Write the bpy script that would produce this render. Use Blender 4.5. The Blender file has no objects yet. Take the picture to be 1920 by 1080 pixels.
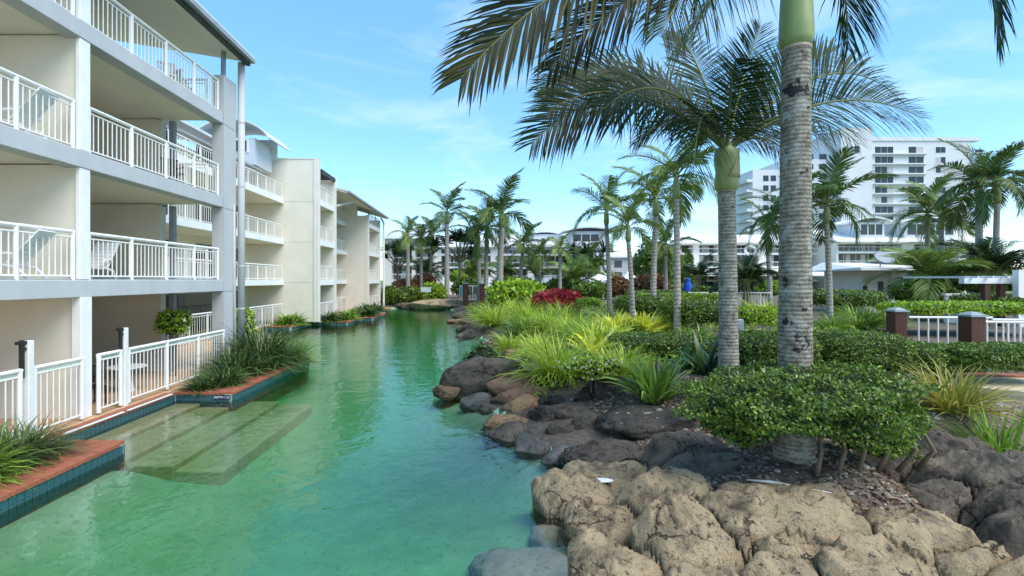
import bpy, math, random
import numpy as np
from mathutils import Vector, Matrix, noise

# ------------------------------------------------------------------ camera, sky, sun
S = bpy.context.scene
F, H, VX, VY = 960.0, 3.4, 900.0, 525.0          # focal length in px of the 1920 photo, eye height, vanishing point
cam_d = bpy.data.cameras.new('camera'); cam = bpy.data.objects.new('camera', cam_d)
S.collection.objects.link(cam); S.camera = cam
cam_d.sensor_width = 36.0; cam_d.lens = 36.0*F/1920.0
cam_d.shift_x = (960-VX)/1920.0; cam_d.shift_y = -(540-VY)/1920.0
cam_d.clip_end = 6000; cam_d.clip_start = 0.1
cam.location = (0, 0, H); cam.rotation_euler = (math.radians(90), 0, 0)

SUN = Vector((0.62, -0.50, 1.05)).normalized()
EXPOSURE = 1.42
w = bpy.data.worlds.new('World'); S.world = w; w.use_nodes = True
nt = w.node_tree; nt.nodes.clear()
def N(t, typ, **kw):
    n = t.nodes.new(typ)
    for k, v in kw.items(): setattr(n, k, v)
    return n
sky = N(nt, 'ShaderNodeTexSky', sky_type='NISHITA', sun_disc=False)
sky.sun_elevation = math.asin(SUN.z); sky.sun_rotation = math.atan2(SUN.x, SUN.y)
sky.air_density = 1.0; sky.dust_density = 0.15; sky.ozone_density = 2.5
hs = N(nt, 'ShaderNodeHueSaturation'); hs.inputs['Saturation'].default_value = 1.2; hs.inputs['Hue'].default_value = 0.492
tc = N(nt, 'ShaderNodeTexCoord'); mp = N(nt, 'ShaderNodeMapping'); mp.inputs['Scale'].default_value = (1.6, 1.6, 5.5); mp.inputs['Rotation'].default_value = (0.12, -0.3, 0.4)
nz = N(nt, 'ShaderNodeTexNoise'); nz.inputs['Scale'].default_value = 1.6; nz.inputs['Detail'].default_value = 9; nz.inputs['Roughness'].default_value = 0.6; nz.inputs['Distortion'].default_value = 0.5
rp = N(nt, 'ShaderNodeValToRGB'); rp.color_ramp.elements[0].position = 0.52; rp.color_ramp.elements[1].position = 0.95
rp.color_ramp.elements[1].color = (0.6, 0.6, 0.6, 1)
mx = N(nt, 'ShaderNodeMix', data_type='RGBA'); mx.inputs['B'].default_value = (3.6, 3.7, 3.8, 1)
bg = N(nt, 'ShaderNodeBackground'); bg.inputs['Strength'].default_value = 0.15
wo = N(nt, 'ShaderNodeOutputWorld')
L = nt.links.new
L(sky.outputs[0], hs.inputs['Color']); L(tc.outputs['Generated'], mp.inputs[0]); L(mp.outputs[0], nz.inputs['Vector'])
L(nz.outputs['Fac'], rp.inputs[0]); L(rp.outputs[0], mx.inputs['Factor']); L(hs.outputs[0], mx.inputs['A'])
ev = N(nt, 'ShaderNodeMix', data_type='RGBA'); ev.inputs['Factor'].default_value = .5; ev.inputs['B'].default_value = (.62, 1.36, 2.3, 1)
L(hs.outputs[0], ev.inputs['A']); L(ev.outputs['Result'], mx.inputs['A'])
L(mx.outputs['Result'], bg.inputs[0]); L(bg.outputs[0], wo.inputs[0])

sd = bpy.data.lights.new('sun', 'SUN'); sd.energy = 1.75; sd.angle = math.radians(45); sd.color = (1, 0.94, 0.84)
so = bpy.data.objects.new('sun', sd); S.collection.objects.link(so); so.rotation_euler = SUN.to_track_quat('Z', 'Y').to_euler()
S.view_settings.view_transform = 'Standard'; S.view_settings.look = 'None'
S.view_settings.exposure = EXPOSURE; S.view_settings.gamma = 1.0; S.view_settings.use_curve_mapping = False
S.cycles.max_bounces = 8; S.cycles.transparent_max_bounces = 12; S.cycles.diffuse_bounces = 6
S.cycles.caustics_reflective = False; S.cycles.caustics_refractive = False
try: S.cycles.use_denoising = True
except Exception: pass

# ------------------------------------------------------------------ helpers
COL = S.collection
R = random.Random(7); NR = np.random.default_rng(7)
def P(x, y, Y): return Vector(((x-VX)/F*Y, Y, H-(y-VY)/F*Y))       # pixel + distance -> point
def atz(x, y, z): return P(x, y, F*(H-z)/(y-VY))                    # pixel + height -> point
def tag(o, label=None, cat=None, group=None, kind=None):
    if label: o['label'] = label
    if cat: o['category'] = cat
    if group: o['group'] = group
    if kind: o['kind'] = kind
    return o
def link(name, me, parent=None, loc=(0,0,0), rot=None, scale=None):
    o = bpy.data.objects.new(name, me); COL.objects.link(o); o.location = loc
    if rot: o.rotation_euler = rot
    if scale: o.scale = scale
    if parent: o.parent = parent
    return o
def thing(name, label, cat, loc, group=None):
    return tag(link(name, None, None, loc), label, cat, group)
def mesh_np(name, v, f, mat, smooth=False):
    """v (n,3) array, f (m,k) array or list of lists"""
    me = bpy.data.meshes.new(name)
    v = np.asarray(v, dtype=np.float32)
    if isinstance(f, np.ndarray):
        m, k = f.shape
        me.vertices.add(len(v)); me.vertices.foreach_set('co', v.ravel())
        me.loops.add(m*k); me.loops.foreach_set('vertex_index', f.astype(np.int32).ravel())
        me.polygons.add(m); me.polygons.foreach_set('loop_start', np.arange(0, m*k, k, dtype=np.int32))
        me.polygons.foreach_set('loop_total', np.full(m, k, dtype=np.int32))
        me.update(calc_edges=True); me.validate()
    else:
        me.from_pydata([tuple(map(float, p)) for p in v], [], [list(q) for q in f]); me.update()
    if smooth: me.polygons.foreach_set('use_smooth', [True]*len(me.polygons))
    for m_ in (mat if isinstance(mat, (list, tuple)) else [mat]): me.materials.append(m_)
    return me
class MB:
    def __init__(s): s.v = []; s.f = []
    def box(s, x0, x1, y0, y1, z0, z1):
        if x0 > x1: x0, x1 = x1, x0
        if y0 > y1: y0, y1 = y1, y0
        if z0 > z1: z0, z1 = z1, z0
        n = len(s.v)
        s.v += [(x0,y0,z0),(x1,y0,z0),(x1,y1,z0),(x0,y1,z0),(x0,y0,z1),(x1,y0,z1),(x1,y1,z1),(x0,y1,z1)]
        s.f += [[n+i for i in q] for q in ((0,3,2,1),(4,5,6,7),(0,1,5,4),(1,2,6,5),(2,3,7,6),(3,0,4,7))]
        return s
    def hexa(s, p):                                   # eight corners, bottom ring then top ring
        n = len(s.v); s.v += [tuple(q) for q in p]
        s.f += [[n+i for i in q] for q in ((0,3,2,1),(4,5,6,7),(0,1,5,4),(1,2,6,5),(2,3,7,6),(3,0,4,7))]
        return s
    def tube(s, pts, rad, k=8, cap=True):
        pts = [Vector(p) for p in pts]; n0 = len(s.v)
        if not hasattr(rad, '__len__'): rad = [rad]*len(pts)
        for i, p in enumerate(pts):
            d = (pts[min(i+1, len(pts)-1)]-pts[max(i-1, 0)]).normalized()
            u = d.cross(Vector((0,1,0)) if abs(d.y) < .9 else Vector((1,0,0))).normalized(); w_ = d.cross(u)
            for j in range(k):
                a = 2*math.pi*j/k; s.v.append(tuple(p+u*math.cos(a)*rad[i]+w_*math.sin(a)*rad[i]))
        for i in range(len(pts)-1):
            for j in range(k):
                a = n0+i*k+j; b = n0+i*k+(j+1) % k
                s.f.append([a, b, b+k, a+k])
        if cap:
            s.f.append([n0+j for j in range(k)][::-1]); s.f.append([n0+(len(pts)-1)*k+j for j in range(k)])
        return s
    def lathe(s, prof, c=(0,0,0), k=16):
        n0 = len(s.v)
        for r, z in prof:
            for j in range(k):
                a = 2*math.pi*j/k; s.v.append((c[0]+r*math.cos(a), c[1]+r*math.sin(a), c[2]+z))
        for i in range(len(prof)-1):
            for j in range(k):
                a = n0+i*k+j; b = n0+i*k+(j+1) % k
                s.f.append([a, b, b+k, a+k])
        s.f.append([n0+j for j in range(k)][::-1]); s.f.append([n0+(len(prof)-1)*k+j for j in range(k)])
        return s
    def prism(s, poly, z0, z1):
        n = len(s.v); k = len(poly)
        s.v += [(x,y,z0) for x,y in poly]+[(x,y,z1) for x,y in poly]
        s.f += [[n+i for i in range(k)][::-1], [n+k+i for i in range(k)]]
        s.f += [[n+i, n+(i+1) % k, n+k+(i+1) % k, n+k+i] for i in range(k)]
        return s
    def mesh(s, name, mat, off=(0,0,0), smooth=False):
        ox, oy, oz = off
        return mesh_np(name, [(a-ox, b-oy, c-oz) for a, b, c in s.v], s.f, mat, smooth)
    def build(s, name, mat, parent=None, smooth=False):
        off = (0,0,0); q = parent
        while q is not None:
            off = (off[0]+q.location.x, off[1]+q.location.y, off[2]+q.location.z); q = q.parent
        return link(name, s.mesh(name, mat, off, smooth), parent)
def bevel(o, wd=0.01, seg=2):
    m = o.modifiers.new('bevel', 'BEVEL'); m.width = wd; m.segments = seg; m.limit_method = 'ANGLE'; return o

# ------------------------------------------------------------------ materials
def base(name):
    m = bpy.data.materials.new(name); m.use_nodes = True
    t = m.node_tree; b = t.nodes['Principled BSDF']; return m, t, b
def paint(name, c1, c2=None, scale=2.0, rough=0.6, bump=0.0, bscale=40.0, metal=0.0, spec=0.35, stain=None, stretch=(1,1,1)):
    """colour with soft variation, fine relief and optional stains with a shape of their own"""
    m, t, b = base(name); c2 = c2 or tuple(x*.85 for x in c1)
    tc = N(t, 'ShaderNodeTexCoord'); mp = N(t, 'ShaderNodeMapping'); mp.inputs['Scale'].default_value = stretch
    t.links.new(tc.outputs['Object'], mp.inputs[0])
    n = N(t, 'ShaderNodeTexNoise'); n.inputs['Scale'].default_value = scale; n.inputs['Detail'].default_value = 6; n.inputs['Roughness'].default_value = .62
    t.links.new(mp.outputs[0], n.inputs['Vector'])
    r = N(t, 'ShaderNodeValToRGB'); r.color_ramp.elements[0].position = .36; r.color_ramp.elements[1].position = .66
    r.color_ramp.elements[0].color = (*c1, 1); r.color_ramp.elements[1].color = (*c2, 1)
    t.links.new(n.outputs['Fac'], r.inputs[0]); out = r.outputs[0]
    if stain:
        sc, th, cc = stain[:3]
        n3 = N(t, 'ShaderNodeTexNoise'); n3.inputs['Scale'].default_value = sc; n3.inputs['Detail'].default_value = 8; n3.inputs['Roughness'].default_value = .7
        t.links.new(mp.outputs[0], n3.inputs['Vector'])
        r3 = N(t, 'ShaderNodeValToRGB'); r3.color_ramp.elements[0].position = th; r3.color_ramp.elements[1].position = th+.06
        t.links.new(n3.outputs['Fac'], r3.inputs[0])
        x = N(t, 'ShaderNodeMix', data_type='RGBA'); x.inputs['B'].default_value = (*cc, 1)
        t.links.new(r3.outputs[0], x.inputs['Factor']); t.links.new(out, x.inputs['A']); out = x.outputs['Result']
    t.links.new(out, b.inputs['Base Color'])
    b.inputs['Roughness'].default_value = rough; b.inputs['Metallic'].default_value = metal; b.inputs['Specular IOR Level'].default_value = spec
    if bump:
        n2 = N(t, 'ShaderNodeTexNoise'); n2.inputs['Scale'].default_value = bscale; n2.inputs['Detail'].default_value = 5
        t.links.new(mp.outputs[0], n2.inputs['Vector'])
        bp = N(t, 'ShaderNodeBump'); bp.inputs['Strength'].default_value = bump; bp.inputs['Distance'].default_value = .02
        t.links.new(n2.outputs['Fac'], bp.inputs['Height']); t.links.new(bp.outputs[0], b.inputs['Normal'])
    return m
def leaf(name, cols, rough=.42, trans=.3, spec=.4):
    k_ = {'palm_leaflet': .75, 'palm_leaflet_bright': 1.15, 'palm_leaflet_mid': 1.05, 'palm_leaflet_yellowing': .8, 'pebble_stone': 1, 'dry_leaf_litter': 1, 'white_petal': 1, 'leaf_crimson': 1}.get(name, 1.35)
    cols = [tuple(min(.85, v*k_) for v in c) for c in cols]
    m, t, b = base(name)
    g = N(t, 'ShaderNodeNewGeometry'); r = N(t, 'ShaderNodeValToRGB'); cr = r.color_ramp
    for i, c in enumerate(cols):
        e = cr.elements[i] if i < 2 else cr.elements.new(.5)
        e.color = (*c, 1)
    for i in range(len(cols)): cr.elements[i].position = i/(len(cols)-1)
    # re-colour after sorting
    for i, c in enumerate(cols): cr.elements[i].color = (*c, 1)
    t.links.new(g.outputs['Random Per Island'], r.inputs[0]); t.links.new(r.outputs[0], b.inputs['Base Color'])
    b.inputs['Roughness'].default_value = rough; b.inputs['Specular IOR Level'].default_value = spec
    tr = N(t, 'ShaderNodeBsdfTranslucent'); x = N(t, 'ShaderNodeMixShader'); x.inputs[0].default_value = trans
    t.links.new(r.outputs[0], tr.inputs[0]); t.links.new(b.outputs[0], x.inputs[1]); t.links.new(tr.outputs[0], x.inputs[2])
    t.links.new(x.outputs[0], t.nodes['Material Output'].inputs[0])
    return m
def rockmat(name, c1, c2, dark, dth, lich=None, lth=.7, rough=.85, pits=.5):
    m, t, b = base(name)
    tc = N(t, 'ShaderNodeTexCoord'); oi = N(t, 'ShaderNodeObjectInfo'); ad = N(t, 'ShaderNodeVectorMath', operation='ADD'); ml = N(t, 'ShaderNodeMath', operation='MULTIPLY'); ml.inputs[1].default_value = 50
    t.links.new(oi.outputs['Random'], ml.inputs[0]); t.links.new(tc.outputs['Object'], ad.inputs[0]); t.links.new(ml.outputs[0], ad.inputs[1])
    vec = ad.outputs[0]
    def noi(sc, det=8, ro=.65, dist=0.0):
        n = N(t, 'ShaderNodeTexNoise'); n.inputs['Scale'].default_value = sc; n.inputs['Detail'].default_value = det; n.inputs['Roughness'].default_value = ro; n.inputs['Distortion'].default_value = dist
        t.links.new(vec, n.inputs['Vector']); return n.outputs['Fac']
    def ramp(fac, a, bb):
        r = N(t, 'ShaderNodeValToRGB'); r.color_ramp.elements[0].position = a; r.color_ramp.elements[1].position = bb
        t.links.new(fac, r.inputs[0]); return r.outputs[0]
    def mix(fac, A, B):
        x = N(t, 'ShaderNodeMix', data_type='RGBA')
        t.links.new(fac, x.inputs['Factor'])
        for s_, v in (('A', A), ('B', B)):
            if isinstance(v, tuple): x.inputs[s_].default_value = (*v, 1)
            else: t.links.new(v, x.inputs[s_])
        return x.outputs['Result']
    c = mix(ramp(noi(2.2), .38, .64), c1, c2)
    c = mix(ramp(noi(1.5, 9, .72, .4), dth, dth+.16), c, dark)
    c = mix(ramp(noi(9, 8, .8, .6), .55, .62), c, tuple(x*.8 for x in dark))
    c = mix(ramp(noi(30, 5, .75), .60, .68), c, tuple(x*.4 for x in dark))
    vo = N(t, 'ShaderNodeTexVoronoi', feature='DISTANCE_TO_EDGE'); vo.inputs['Scale'].default_value = 1.15
    nd = N(t, 'ShaderNodeTexNoise'); nd.inputs['Scale'].default_value = 3.5; nd.inputs['Detail'].default_value = 6; t.links.new(vec, nd.inputs['Vector'])
    va_ = N(t, 'ShaderNodeVectorMath', operation='MULTIPLY_ADD'); va_.inputs[1].default_value = (.8,.8,.35); t.links.new(nd.outputs['Color'], va_.inputs[0]); t.links.new(vec, va_.inputs[2]); t.links.new(va_.outputs[0], vo.inputs['Vector'])
    cl = N(t, 'ShaderNodeMapRange'); cl.inputs['From Min'].default_value = .006; cl.inputs['From Max'].default_value = .022; cl.inputs['To Min'].default_value = .85; cl.inputs['To Max'].default_value = 0; t.links.new(vo.outputs['Distance'], cl.inputs['Value'])
    ms = N(t, 'ShaderNodeMath', operation='MULTIPLY'); t.links.new(cl.outputs[0], ms.inputs[0]); t.links.new(ramp(noi(1.7, 4), .50, .57), ms.inputs[1])
    c = mix(ms.outputs[0], c, tuple(x*.25 for x in dark))
    if lich: c = mix(ramp(noi(4.0, 7, .62, .3), lth, lth+.03), c, lich)
    t.links.new(c, b.inputs['Base Color']); b.inputs['Roughness'].default_value = rough; b.inputs['Specular IOR Level'].default_value = .3
    h = N(t, 'ShaderNodeMath', operation='ADD'); h2 = N(t, 'ShaderNodeMath', operation='MULTIPLY'); h2.inputs[1].default_value = .35
    t.links.new(noi(5, 10, .7), h.inputs[0]); t.links.new(noi(26, 6, .7), h2.inputs[0]); t.links.new(h2.outputs[0], h.inputs[1])
    hc = N(t, 'ShaderNodeMath', operation='SUBTRACT'); t.links.new(h.outputs[0], hc.inputs[0]); mq = N(t, 'ShaderNodeMath', operation='MULTIPLY'); mq.inputs[1].default_value = .35; t.links.new(ms.outputs[0], mq.inputs[0]); t.links.new(mq.outputs[0], hc.inputs[1]); h = hc
    bp = N(t, 'ShaderNodeBump'); bp.inputs['Strength'].default_value = min(1, pits*1.5); bp.inputs['Distance'].default_value = .16
    t.links.new(h.outputs[0], bp.inputs['Height']); t.links.new(bp.outputs[0], b.inputs['Normal'])
    return m
def trunkmat(name, c1, c2, ring, patch, pth):
    m, t, b = base(name)
    tc = N(t, 'ShaderNodeTexCoord'); mp = N(t, 'ShaderNodeMapping')
    t.links.new(tc.outputs['Object'], mp.inputs[0])
    n = N(t, 'ShaderNodeTexNoise'); n.inputs['Scale'].default_value = 9; n.inputs['Detail'].default_value = 10; n.inputs['Roughness'].default_value = .78
    t.links.new(mp.outputs[0], n.inputs['Vector'])
    r = N(t, 'ShaderNodeValToRGB'); r.color_ramp.elements[0].color = (*c1,1); r.color_ramp.elements[1].color = (*c2,1); r.color_ramp.elements[0].position = .38; r.color_ramp.elements[1].position = .62
    t.links.new(n.outputs['Fac'], r.inputs[0])
    wv = N(t, 'ShaderNodeTexWave', bands_direction='Z'); wv.inputs['Scale'].default_value = ring; wv.inputs['Distortion'].default_value = 3.2; wv.inputs['Detail'].default_value = 5; wv.inputs['Detail Scale'].default_value = 5.0; wv.inputs['Detail Roughness'].default_value = .75
    t.links.new(mp.outputs[0], wv.inputs['Vector'])
    r2 = N(t, 'ShaderNodeValToRGB'); r2.color_ramp.elements[0].position = .02; r2.color_ramp.elements[1].position = .30
    r2.color_ramp.elements[0].color = (.50,.46,.42,1); r2.color_ramp.elements[1].color = (1,1,1,1)
    t.links.new(wv.outputs['Fac'], r2.inputs[0])
    x = N(t, 'ShaderNodeMix', data_type='RGBA', blend_type='MULTIPLY'); x.inputs['Factor'].default_value = 1
    t.links.new(r.outputs[0], x.inputs['A']); t.links.new(r2.outputs[0], x.inputs['B'])
    n3 = N(t, 'ShaderNodeTexNoise'); n3.inputs['Scale'].default_value = 3.0; n3.inputs['Detail'].default_value = 7; n3.inputs['Roughness'].default_value = .6
    t.links.new(mp.outputs[0], n3.inputs['Vector'])
    r3 = N(t, 'ShaderNodeValToRGB'); r3.color_ramp.elements[0].position = pth; r3.color_ramp.elements[1].position = pth+.03
    t.links.new(n3.outputs['Fac'], r3.inputs[0])
    y = N(t, 'ShaderNodeMix', data_type='RGBA'); y.inputs['B'].default_value = (*patch, 1)
    t.links.new(r3.outputs[0], y.inputs['Factor']); t.links.new(x.outputs['Result'], y.inputs['A'])
    n5 = N(t, 'ShaderNodeTexNoise'); n5.inputs['Scale'].default_value = 4.5; n5.inputs['Detail'].default_value = 9; n5.inputs['Roughness'].default_value = .72; n5.inputs['Distortion'].default_value = .5
    m5 = N(t, 'ShaderNodeMapping'); m5.inputs['Location'].default_value = (3.1, 7.7, 1.3); t.links.new(tc.outputs['Object'], m5.inputs[0]); t.links.new(m5.outputs[0], n5.inputs['Vector'])
    r5 = N(t, 'ShaderNodeValToRGB'); r5.color_ramp.elements[0].position = .54; r5.color_ramp.elements[1].position = .60; r5.color_ramp.elements[1].color = (.75,.75,.75,1)
    t.links.new(n5.outputs['Fac'], r5.inputs[0])
    z5 = N(t, 'ShaderNodeMix', data_type='RGBA'); z5.inputs['A'].default_value = (0,0,0,1); z5.inputs['B'].default_value = (.36,.36,.31,1)
    t.links.new(r5.outputs[0], z5.inputs['Factor']); t.links.new(x.outputs['Result'], z5.inputs['A']); t.links.new(z5.outputs['Result'], y.inputs['A'])
    t.links.new(y.outputs['Result'], b.inputs['Base Color']); b.inputs['Roughness'].default_value = .85
    bp = N(t, 'ShaderNodeBump'); bp.inputs['Strength'].default_value = .7; bp.inputs['Distance'].default_value = .012
    ad = N(t, 'ShaderNodeMath', operation='ADD'); t.links.new(wv.outputs['Fac'], ad.inputs[0]); t.links.new(n.outputs['Fac'], ad.inputs[1])
    t.links.new(ad.outputs[0], bp.inputs['Height']); t.links.new(bp.outputs[0], b.inputs['Normal'])
    return m
def watermat():
    m, t, b = base('pool_water'); t.nodes.remove(b); out = t.nodes['Material Output']
    tc = N(t, 'ShaderNodeTexCoord'); mp = N(t, 'ShaderNodeMapping'); mp.inputs['Scale'].default_value = (1.0, .8, 1)
    t.links.new(tc.outputs['Object'], mp.inputs[0])
    def noi(sc, det): 
        n = N(t, 'ShaderNodeTexNoise'); n.inputs['Scale'].default_value = sc; n.inputs['Detail'].default_value = det; n.inputs['Roughness'].default_value = .55; n.inputs['Distortion'].default_value = .6
        t.links.new(mp.outputs[0], n.inputs['Vector']); return n.outputs['Fac']
    a = N(t, 'ShaderNodeMath', operation='MULTIPLY_ADD'); a.inputs[1].default_value = .35
    t.links.new(noi(5.5, 3), a.inputs[0]); t.links.new(noi(1.4, 2), a.inputs[2])
    bp = N(t, 'ShaderNodeBump'); bp.inputs['Strength'].default_value = .5; bp.inputs['Distance'].default_value = .045
    t.links.new(a.outputs[0], bp.inputs['Height'])
    fr = N(t, 'ShaderNodeFresnel'); fr.inputs['IOR'].default_value = 1.62; t.links.new(bp.outputs[0], fr.inputs['Normal'])
    gl = N(t, 'ShaderNodeBsdfGlossy'); gl.inputs['Roughness'].default_value = .03; t.links.new(bp.outputs[0], gl.inputs['Normal'])
    tr = N(t, 'ShaderNodeBsdfTransparent'); x = N(t, 'ShaderNodeMixShader')
    t.links.new(fr.outputs[0], x.inputs[0]); t.links.new(tr.outputs[0], x.inputs[1]); t.links.new(gl.outputs[0], x.inputs[2])
    va = N(t, 'ShaderNodeVolumeAbsorption'); va.inputs['Color'].default_value = (.24, .87, .55, 1); va.inputs['Density'].default_value = .60
    t.links.new(x.outputs[0], out.inputs['Surface']); t.links.new(va.outputs[0], out.inputs['Volume'])
    return m
def glassmat(name, c, rough=.05):
    m, t, b = base(name); b.inputs['Base Color'].default_value = (*c, 1); b.inputs['Roughness'].default_value = rough; b.inputs['Specular IOR Level'].default_value = .35
    return m
W = dict(
 beige=paint('beige_render', (.76,.715,.615), (.71,.665,.57), 1.2, .8, .12, 60, stain=(.9,.66,(.65,.625,.56))),
 cream=paint('cream_render', (.74,.71,.63), (.68,.65,.57), 1.0, .8, .1, 60),
 soffit=paint('soffit_paint', (.78,.72,.59), (.74,.68,.56), .8, .8, .05),
 blue=paint('blue_grey_render', (.49,.505,.51), (.44,.455,.465), 1.5, .7, .1, 50, stain=(2.2,.68,(.36,.38,.39)), stretch=(1,1,.25)),
 white=paint('white_metal', (.80,.80,.77), (.72,.72,.69), 5, .38),
 wpaint=paint('white_paint', (.82,.82,.80), (.74,.74,.72), 1.5, .6, .05),
 tower=paint('tower_render', (.66,.68,.70), (.60,.62,.64), .15, .7),
 black=paint('black_metal', (.015,.015,.016), (.03,.03,.03), 8, .5),
 roof=paint('roof_sheet', (.62,.66,.70), (.55,.59,.63), .6, .45),
 gutter=paint('gutter_metal', (.30,.34,.38), (.24,.27,.30), 3, .5),
 dark=paint('dark_interior', (.05,.048,.045), (.08,.075,.07), 1, .7),
 glass=glassmat('window_glass', (.035,.045,.05)),
 curtain=paint('curtain_cloth', (.55,.53,.50), (.40,.39,.38), 6, .8, stretch=(6,6,.2)),
 deck=paint('deck_paving', (.55,.36,.22), (.48,.30,.17), 3, .8, .2, 25),
 brick=paint('terracotta_brick', (.38,.125,.065), (.29,.095,.055), 7, .75, .25, 50, stain=(9,.66,(.24,.12,.08))),
 tile=paint('teal_tile', (.045,.13,.14), (.03,.09,.11), 5, .18, spec=.6),
 grout=paint('tile_grout', (.42,.46,.44), (.36,.42,.42), 8, .8),
 step=paint('pebblecrete_step', (.58,.54,.30), (.48,.47,.25), 4, .8, .4, 30, stain=(6,.54,(.38,.39,.20))),
 poolfloor=paint('pool_pebblecrete', (.38,.62,.40), (.29,.52,.32), 1.6, .8, .3, 20, stain=(9,.56,(.24,.43,.28))),
 soil=paint('mulch_soil', (.10,.075,.055), (.17,.135,.10), 9, .95, .8, 18, stain=(14,.58,(.26,.22,.17))),
 path=paint('path_paving', (.62,.52,.36), (.55,.45,.30), 4, .8, .2, 30),
 ground=paint('far_ground', (.10,.15,.05), (.16,.17,.08), .3, .95),
 wood=paint('dark_timber', (.095,.035,.02), (.06,.022,.014), 3, .5, .2, 30, stretch=(6,6,.6)),
 capm=paint('grey_cap', (.30,.35,.36), (.24,.29,.30), 4, .5),
 bluecloth=paint('blue_canvas', (.01,.09,.55), (.01,.06,.42), 4, .7),
 plastic=paint('white_plastic', (.80,.80,.80), (.72,.72,.72), 3, .35),
 grey=paint('grey_metal', (.33,.37,.40), (.27,.30,.33), 3, .5),
 trunk=trunkmat('palm_bark', (.105,.085,.062), (.38,.345,.275), 5.2, (.012,.010,.009), .60),
 trunk2=trunkmat('palm_bark_fine', (.13,.11,.08), (.45,.42,.35), 4.6, (.03,.026,.022), .645),
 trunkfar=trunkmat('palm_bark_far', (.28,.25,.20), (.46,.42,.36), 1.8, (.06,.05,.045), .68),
 trunktop=trunkmat('palm_bark_upper', (.33,.25,.18), (.42,.35,.27), 3.2, (.10,.07,.05), .78),
 shaft=paint('crownshaft_skin', (.20,.27,.08), (.30,.34,.14), 2.5, .4, .05, 20, stretch=(1,1,.25), stain=(3,.60,(.36,.32,.14))),
 sheath=paint('leaf_sheath', (.46,.26,.17), (.40,.36,.16), 2.5, .5, stretch=(1,1,.3)),
 stem=paint('woody_stem', (.20,.15,.10), (.12,.09,.06), 8, .9, .3),
 frond=leaf('palm_leaflet', [(.008,.024,.008),(.020,.055,.014),(.038,.090,.020),(.065,.125,.028)], .5, .2, .25),
 frondm=leaf('palm_leaflet_mid', [(.03,.065,.014),(.06,.12,.022),(.10,.17,.032),(.16,.22,.05)], .5, .28, .25),
 frondl=leaf('palm_leaflet_bright', [(.06,.11,.02),(.11,.19,.03),(.18,.26,.05),(.26,.30,.07)], .38, .3),
 frondy=leaf('palm_leaflet_yellowing', [(.010,.020,.007),(.025,.048,.012),(.13,.11,.022),(.018,.034,.010)], .5, .3, .25),
 rachis=paint('leaf_rib', (.16,.20,.05), (.20,.20,.07), 3, .5),
 hedge=leaf('hedge_leaf', [(.028,.055,.010),(.06,.11,.014),(.105,.175,.02),(.20,.27,.035)], .38, .25, .5),
 hedgel=leaf('hedge_leaf_lime', [(.06,.13,.012),(.15,.27,.02),(.26,.38,.025),(.36,.46,.04)], .42, .3),
 core=paint('shrub_shade_core', (.012,.022,.008), (.02,.03,.01), 5, .95),  # near-black green: shade inside plants put into the colour
 lime=leaf('grass_blade_lime', [(.13,.20,.016),(.25,.36,.026),(.38,.48,.04),(.55,.58,.12)], .42, .35),
 green=leaf('grass_blade_green', [(.04,.09,.015),(.10,.19,.024),(.19,.31,.04),(.32,.42,.09)], .40, .3),
 mondo=leaf('grass_blade_dark', [(.012,.032,.010),(.03,.065,.016),(.06,.115,.026),(.13,.19,.05)], .36, .2, .5),
 olive=leaf('grass_blade_olive', [(.10,.12,.02),(.19,.20,.03),(.32,.30,.05),(.36,.28,.09)], .45, .3),
 yellow=leaf('leaf_yellow', [(.26,.32,.02),(.52,.52,.03),(.70,.64,.07),(.80,.76,.25)], .45, .35),
 red=leaf('leaf_crimson', [(.20,.012,.018),(.38,.02,.03),(.52,.04,.045),(.55,.14,.12)], .4, .25),
 bronze=leaf('leaf_bronze', [(.07,.025,.018),(.16,.06,.035),(.24,.12,.06),(.12,.12,.04)], .45, .25),
 broad=leaf('leaf_broad', [(.02,.055,.018),(.04,.09,.025),(.065,.13,.03)], .34, .2, .5),
 flower=leaf('white_petal', [(.70,.68,.52),(.80,.78,.66),(.62,.62,.40)], .6, .3),
 tan=rockmat('tan_sandstone', (.62,.47,.28), (.46,.355,.22), (.12,.095,.068), .505, None, pits=.8),
 tandark=rockmat('weathered_sandstone', (.24,.195,.145), (.17,.14,.105), (.045,.040,.034), .46, None, pits=.55),
 basalt=rockmat('dark_boulder', (.13,.105,.082), (.20,.155,.115), (.018,.016,.014), .475, None, pits=.5),
 lichen=rockmat('lichen_boulder', (.085,.075,.062), (.15,.125,.095), (.014,.013,.012), .46, (.52,.52,.46), .615, pits=.7),
 brown=rockmat('brown_boulder', (.28,.165,.10), (.18,.115,.08), (.04,.03,.024), .50, None, pits=.4),
 orange=rockmat('orange_stone', (.40,.24,.12), (.28,.18,.10), (.10,.07,.05), .60, None, pits=.3),
 wet=rockmat('wet_grey_stone', (.17,.16,.14), (.11,.10,.09), (.05,.045,.04), .56, None, rough=.45, pits=.3),
 pale=rockmat('pale_submerged_stone', (.46,.42,.34), (.38,.35,.29), (.26,.24,.20), .55, None, pits=.25),
 pebble=leaf('pebble_stone', [(.36,.31,.25),(.20,.14,.10),(.46,.42,.36),(.12,.085,.065)], .8, .0, .25),
 litter=leaf('dry_leaf_litter', [(.10,.045,.03),(.19,.11,.065),(.36,.29,.20),(.07,.04,.03)], .8, .1, .2),
)
WATER = watermat()
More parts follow.
